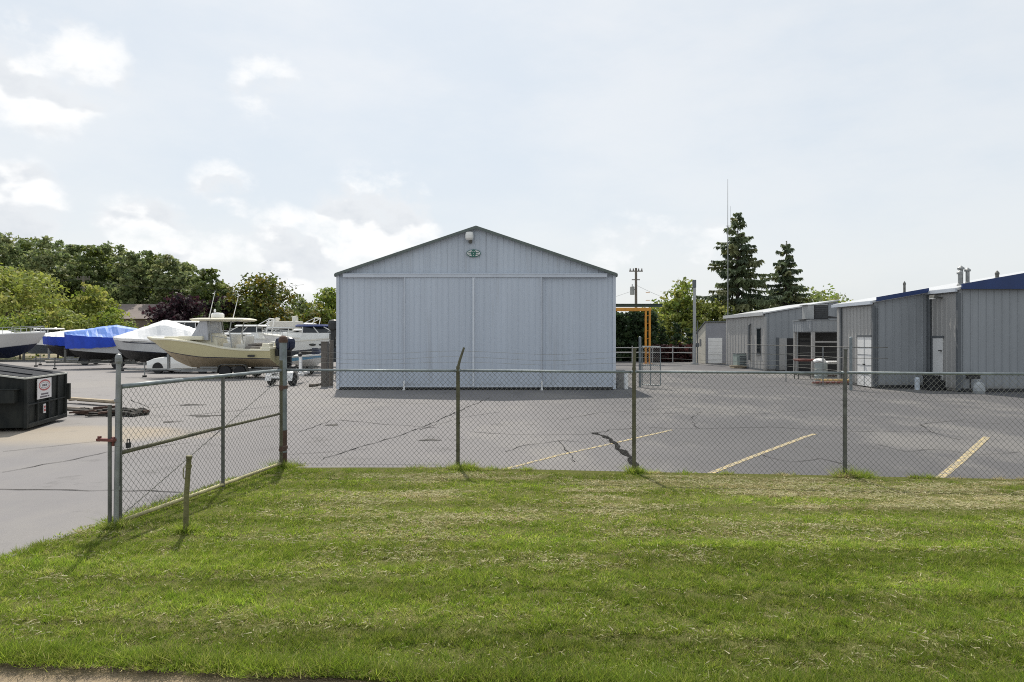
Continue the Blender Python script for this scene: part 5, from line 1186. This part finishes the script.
for i, (x, yt, wp, D) in enumerate(woods):
    lb = WL
    if x == 2: lb = 'tallest dark green tree of the wooded row, at the left edge'
    if x == 222: lb = 'lowest dark green tree ending the wooded row, behind the whip antennas'
    broadleaf(x, D, yt, wp * 1.45, lb, DK if i % 3 else DK2 + OL[:1], 100 + i, 'woodland_tree', 'tall', 11000, .42, .4, 'trees of the wooded row')
# undergrowth at the foot of the wooded row
for i, (x, yt, wp, D) in enumerate(((-40, 300, 70, 94), (20, 300, 60, 93), (75, 298, 60, 94), (190, 300, 50, 92), (225, 303, 50, 92))):
    broadleaf(x, D, yt, wp, 'dark shrub thicket at the foot of the wooded row', DK2, 150 + i, 'thicket_shrub', 'bush', 1500, .6, .2, 'thickets under the wooded row', 'shrub')
broadleaf(12, 74, 270, 122, 'big yellow green drooping tree behind the white cruiser', YG, 201, 'drooping_tree', 'weep', 9000, .36, .4)
broadleaf(94, 76, 284, 56, 'rounded yellow green tree right of the thin utility pole', YG + MG, 202, 'round_tree', 'round', 3000, .36, 1.6)
broadleaf(58, 68, 300, 56, 'yellow green shrub under the drooping tree', YG, 203, 'shrub', 'bush', 1500, .32, .1, cat='shrub')
broadleaf(80, 64, 313, 46, 'bright yellow green shrub directly behind the blue tarpaulin boats', YG, 204, 'shrub', 'bush', 1500, .30, .1, cat='shrub')
broadleaf(20, 66, 308, 80, 'mid green shrub behind the white cruiser rails', MG, 205, 'shrub', 'bush', 1500, .30, .1, cat='shrub')
broadleaf(106, 66, 306, 44, 'loose grey green shrub before the long brown building', MG, 206, 'shrub', 'bush', 1300, .30, .1, cat='shrub')
broadleaf(124, 64, 314, 34, 'low flowering green hedge shrub left of the white peaked wrap', YG + MG, 207, 'shrub', 'bush', 1300, .26, .1, cat='shrub')
broadleaf(147, 64, 317, 26, 'low green shrub just behind the white peaked wrap', MG, 208, 'shrub', 'bush', 1000, .26, .1, cat='shrub')
broadleaf(180, 62, 294, 60, 'dark purple leaved tree behind the cream boat bow', PU, 210, 'purple_tree', 'round', 6500, .30, .0)
broadleaf(222, 66, 296, 48, 'dark purple leaved tree behind the hardtop antennas', PU + DK2[:1], 211, 'purple_tree', 'round', 4500, .32, .0)
broadleaf(262, 68, 276, 86, 'broad domed dark green tree with yellowed top behind the cream boat', [(c[0] * .62, c[1] * .62, c[2] * .5) for c in OL + DK2] + [(.17, .15, .03)], 212, 'domed_tree', 'round', 14000, .32, -.5)
broadleaf(300, 76, 297, 52, 'dark green tree right of the domed tree', DK2, 213, 'tree', 'round', 7000, .36, .0)
broadleaf(314, 70, 303, 52, 'olive green bushy tree low beside the hall', OL, 214, 'bushy_tree', 'round', 4500, .32, .0)
broadleaf(336, 74, 286, 58, 'light green tree half hidden by the left side of the hall', MG, 215, 'tree', 'round', 4500, .34, .2)
# right side
broadleaf(680, 76, 279, 50, 'loose crowned yellow green tree behind the lamp pole', YG + MG, 220, 'tree', 'round', 5200, .34, 1.0)
broadleaf(708, 74, 298, 62, 'low yellow green tree between lamp pole and tall spruce', YG, 221, 'tree', 'round', 5200, .34, .0)
broadleaf(660, 78, 312, 50, 'yellow green tree low behind the orange gantry', YG + OL, 222, 'tree', 'round', 4500, .34, .0)
broadleaf(655, 120, 300, 50, 'distant green tree behind the utility pole', MG, 223, 'tree', 'round', 1600, .6, .3)
broadleaf(808, 78, 284, 92, 'mid green tree right of the smaller spruce', MG + DK, 224, 'tree', 'round', 6000, .36, .5)
broadleaf(784, 82, 296, 90, 'dark bushy tree beneath the smaller spruce', DK2 + OL, 225, 'tree', 'round', 6000, .38, .0)
broadleaf(758, 86, 322, 60, 'dark low tree behind the rear building roof', DK2, 226, 'tree', 'round', 1500, .40, .3)
AV = [(.030, .056, .022), (.042, .072, .025), (.025, .046, .02)]
def hedge(xa, xb, D, ytop, label, cols, seed, n, name='hedge', size=.2, dp=1.2):
    g = random.Random(seed); h = wz(ytop, D); a, b = wx(xa, D), wx(xb, D); t = thing(name, ((a + b) / 2, D, 0), label, 'hedge'); lobes = []
    m = max(4, int((b - a) / .7))
    for k in range(m):
        xx = (k + .5) / m * (b - a) - (b - a) / 2; hh = h * g.uniform(.9, 1.02); nz = max(2, int(hh / .9))
        for q in range(nz): lobes.append((xx, 0, hh * (q + .5) / nz, (b - a) / m * .62, dp / 2, hh / nz * .6))
    crown(t, lobes, n, size, cols, seed, 'foliage', .5, material=NM)
    mb = MB()
    for k in range(m): xx = (k + .5) / m * (b - a) - (b - a) / 2; mb.cyl((xx, 0, 0), (xx, 0, h * .8), .05, .02, n=5)
    mb.build('stem', bark, t); return t
hedge(560, 655, 61, 312, 'tall clipped dark evergreen hedge behind the orange gantry', AV, 230, 27000, size=.3)
hedge(650, 694, 60, 346, 'low dark red leaved hedge left of the lamp pole', [(.055, .022, .022), (.08, .03, .028), (.04, .02, .018)], 231, 5000, size=.26)
for x, yt, lb in ((662, 322, 'small cone shaped evergreen nearest the orange gantry'), (676, 318, 'slim cone shaped evergreen above the red hedge'), (688, 324, 'small cone shaped evergreen beside the lamp pole')):
    D = 62; H = wz(yt, D); t = thing('cone_evergreen', (wx(x, D), D, 0), lb, 'tree', 0, 'cone shaped evergreens')
    crown(t, [(0, 0, H * (k + .5) / 7, .75 * (1 - k / 7.6), .75 * (1 - k / 7.6), H / 9) for k in range(7)], 1100, .22, AV, int(x), material=NM)
    mb = MB(); mb.cyl((0, 0, 0), (0, 0, H * .8), .07, .02); mb.build('trunk', bark, t)

def spruce(x, D, ytop, wpx, label, seed, lop=1.):
    g = random.Random(seed); G = np.random.default_rng(seed); H = wz(ytop, D); Rm = wpx / F * D / 2 * 1.22
    t = thing('spruce', (wx(x, D), D, 0), label, 'tree'); mb = MB(); mb.tube([(0, 0, -.1), (0, 0, H * .5), (.05, 0, H)], [H * .017, H * .012, .02], 9)
    V, T = [], []
    cols = np.array([(.135, .175, .095), (.17, .21, .105), (.11, .145, .09), (.20, .215, .105)])
    def card(p, a, b, c): V.append([p - a * .5 - b * .0, p - a * .15 + b * .5, p + a * .5, p - a * .15 - b * .5]); T.append(c)
    z = 1.2
    while z < H - .25:
        f = z / H; L = Rm * min(1., (1 - f) ** .78 * 1.30 + .02) * (1 if f > .25 else .8 + .8 * f); nb = 9 if f < .85 else 6; a0 = g.uniform(0, 6.283)
        for k in range(nb):
            if g.random() < .10: continue
            a = a0 + 6.283 * k / nb + g.uniform(-.35, .35); l = L * g.uniform(.42, 1.28); zz = z + g.uniform(-.36, .36)
            rise = .12 if f < .55 else .30
            dirx = np.array((math.cos(a), math.sin(a), 0.)); pts = []
            for s in np.linspace(0, 1, 6):
                zd = zz + l * (rise * .35 * s - .42 * s * s + .30 * s ** 3.4) + (.35 * l * s if f > .85 else 0); pts.append(np.array((0, 0, zd)) + dirx * l * s)
            mb.tube([tuple(p) for p in pts], [.05 * (1 - f) + .02, .04 * (1 - f) + .015, .025, .02, .014, .006], 5)
            perp = np.array((-dirx[1], dirx[0], 0)); m = int(16 + l * 28); c0 = cols[g.randrange(4)]
            for q in range(m):
                s = g.random() ** .75; s = .12 + .88 * s; i = min(4, int(s * 5)); u = s * 5 - i; p = pts[i] * (1 - u) + pts[i + 1] * u
                sd_ = 1 if g.random() < .5 else -1; tw = (.18 + .42 * l * .35 * (1 - s) + .12) * g.uniform(.4, 1.1)
                hang = g.random()
                dr = perp * sd_ * tw + dirx * tw * .5 + np.array((0, 0, -tw * (.3 + 1.3 * hang)))
                wv = np.cross(dr, np.array((g.gauss(0, 1), g.gauss(0, 1), g.gauss(0, 1)))); wv = wv / (np.linalg.norm(wv) + 1e-6) * g.uniform(.14, .30)
                card(p + dr * .45, dr * 1.15, wv, c0 * g.uniform(.7, 1.3))
        z += (.62 if f < .7 else .46) * g.uniform(.8, 1.2)
    for q in range(60):
        h = H - g.random() * .9; r_ = (H - h) * .22; a = g.uniform(0, 6.28); p = np.array((.05 + r_ * math.cos(a), r_ * math.sin(a), h)); card(p, np.array((math.cos(a) * .18, math.sin(a) * .18, .12)), np.array((0, .05, .08)), cols[g.randrange(4)])
    mb.build('trunk', bark, t, smooth=True)
    cards('crown', np.array(V).reshape(-1, 3), None, np.array(T), NM, t); return t
spruce(737.5, 74, 214, 72, 'tallest spruce, layered and drooping, behind the grey sheds', 301)
spruce(786, 75, 241, 54, 'smaller spruce to the right of the tallest spruce', 302)
# wires from the poles
def wire(a, b, sag, label):
    P = [tuple(Vector(a).lerp(Vector(b), t) - Vector((0, 0, sag * 4 * t * (1 - t)))) for t in np.linspace(0, 1, 17)]
    mb = MB(); mb.tube([tuple(Vector(p) - Vector(a)) for p in P], .012, 4); o = mb.build('overhead_wire', blackp); o.location = a; return tag(o, label, 'wire')
px_, pz = wx(636, 78), z
D = 78; zt = wz(268, 78)
wire((px_, D, zt - 2.4), (px_ - 14, D + 16, zt - 4.4), .8, 'overhead wire sagging left from the transformer pole')
wire((px_, D, zt - 1.9), (px_ + 10, D - 6, zt - 5.6), .6, 'overhead wire sagging right from the transformer pole')
D = 80
wire((wx(83.5, D), D, wz(278, D)), (wx(83.5, D) - 30, D + 4, wz(280, D)), .9, 'overhead wire running left from the thin utility pole')
wire((wx(83.5, D), D, wz(280, D)), (wx(83.5, D) + 24, D + 4, wz(282, D)), .9, 'overhead wire running right from the thin utility pole')
vs = scene.view_settings; vs.view_transform = 'Standard'; vs.look = 'None'; vs.gamma = 1.; vs.exposure = .15; vs.use_curve_mapping = False
scene.cycles.filter_width = 1.05
scene.cycles.use_denoising = False
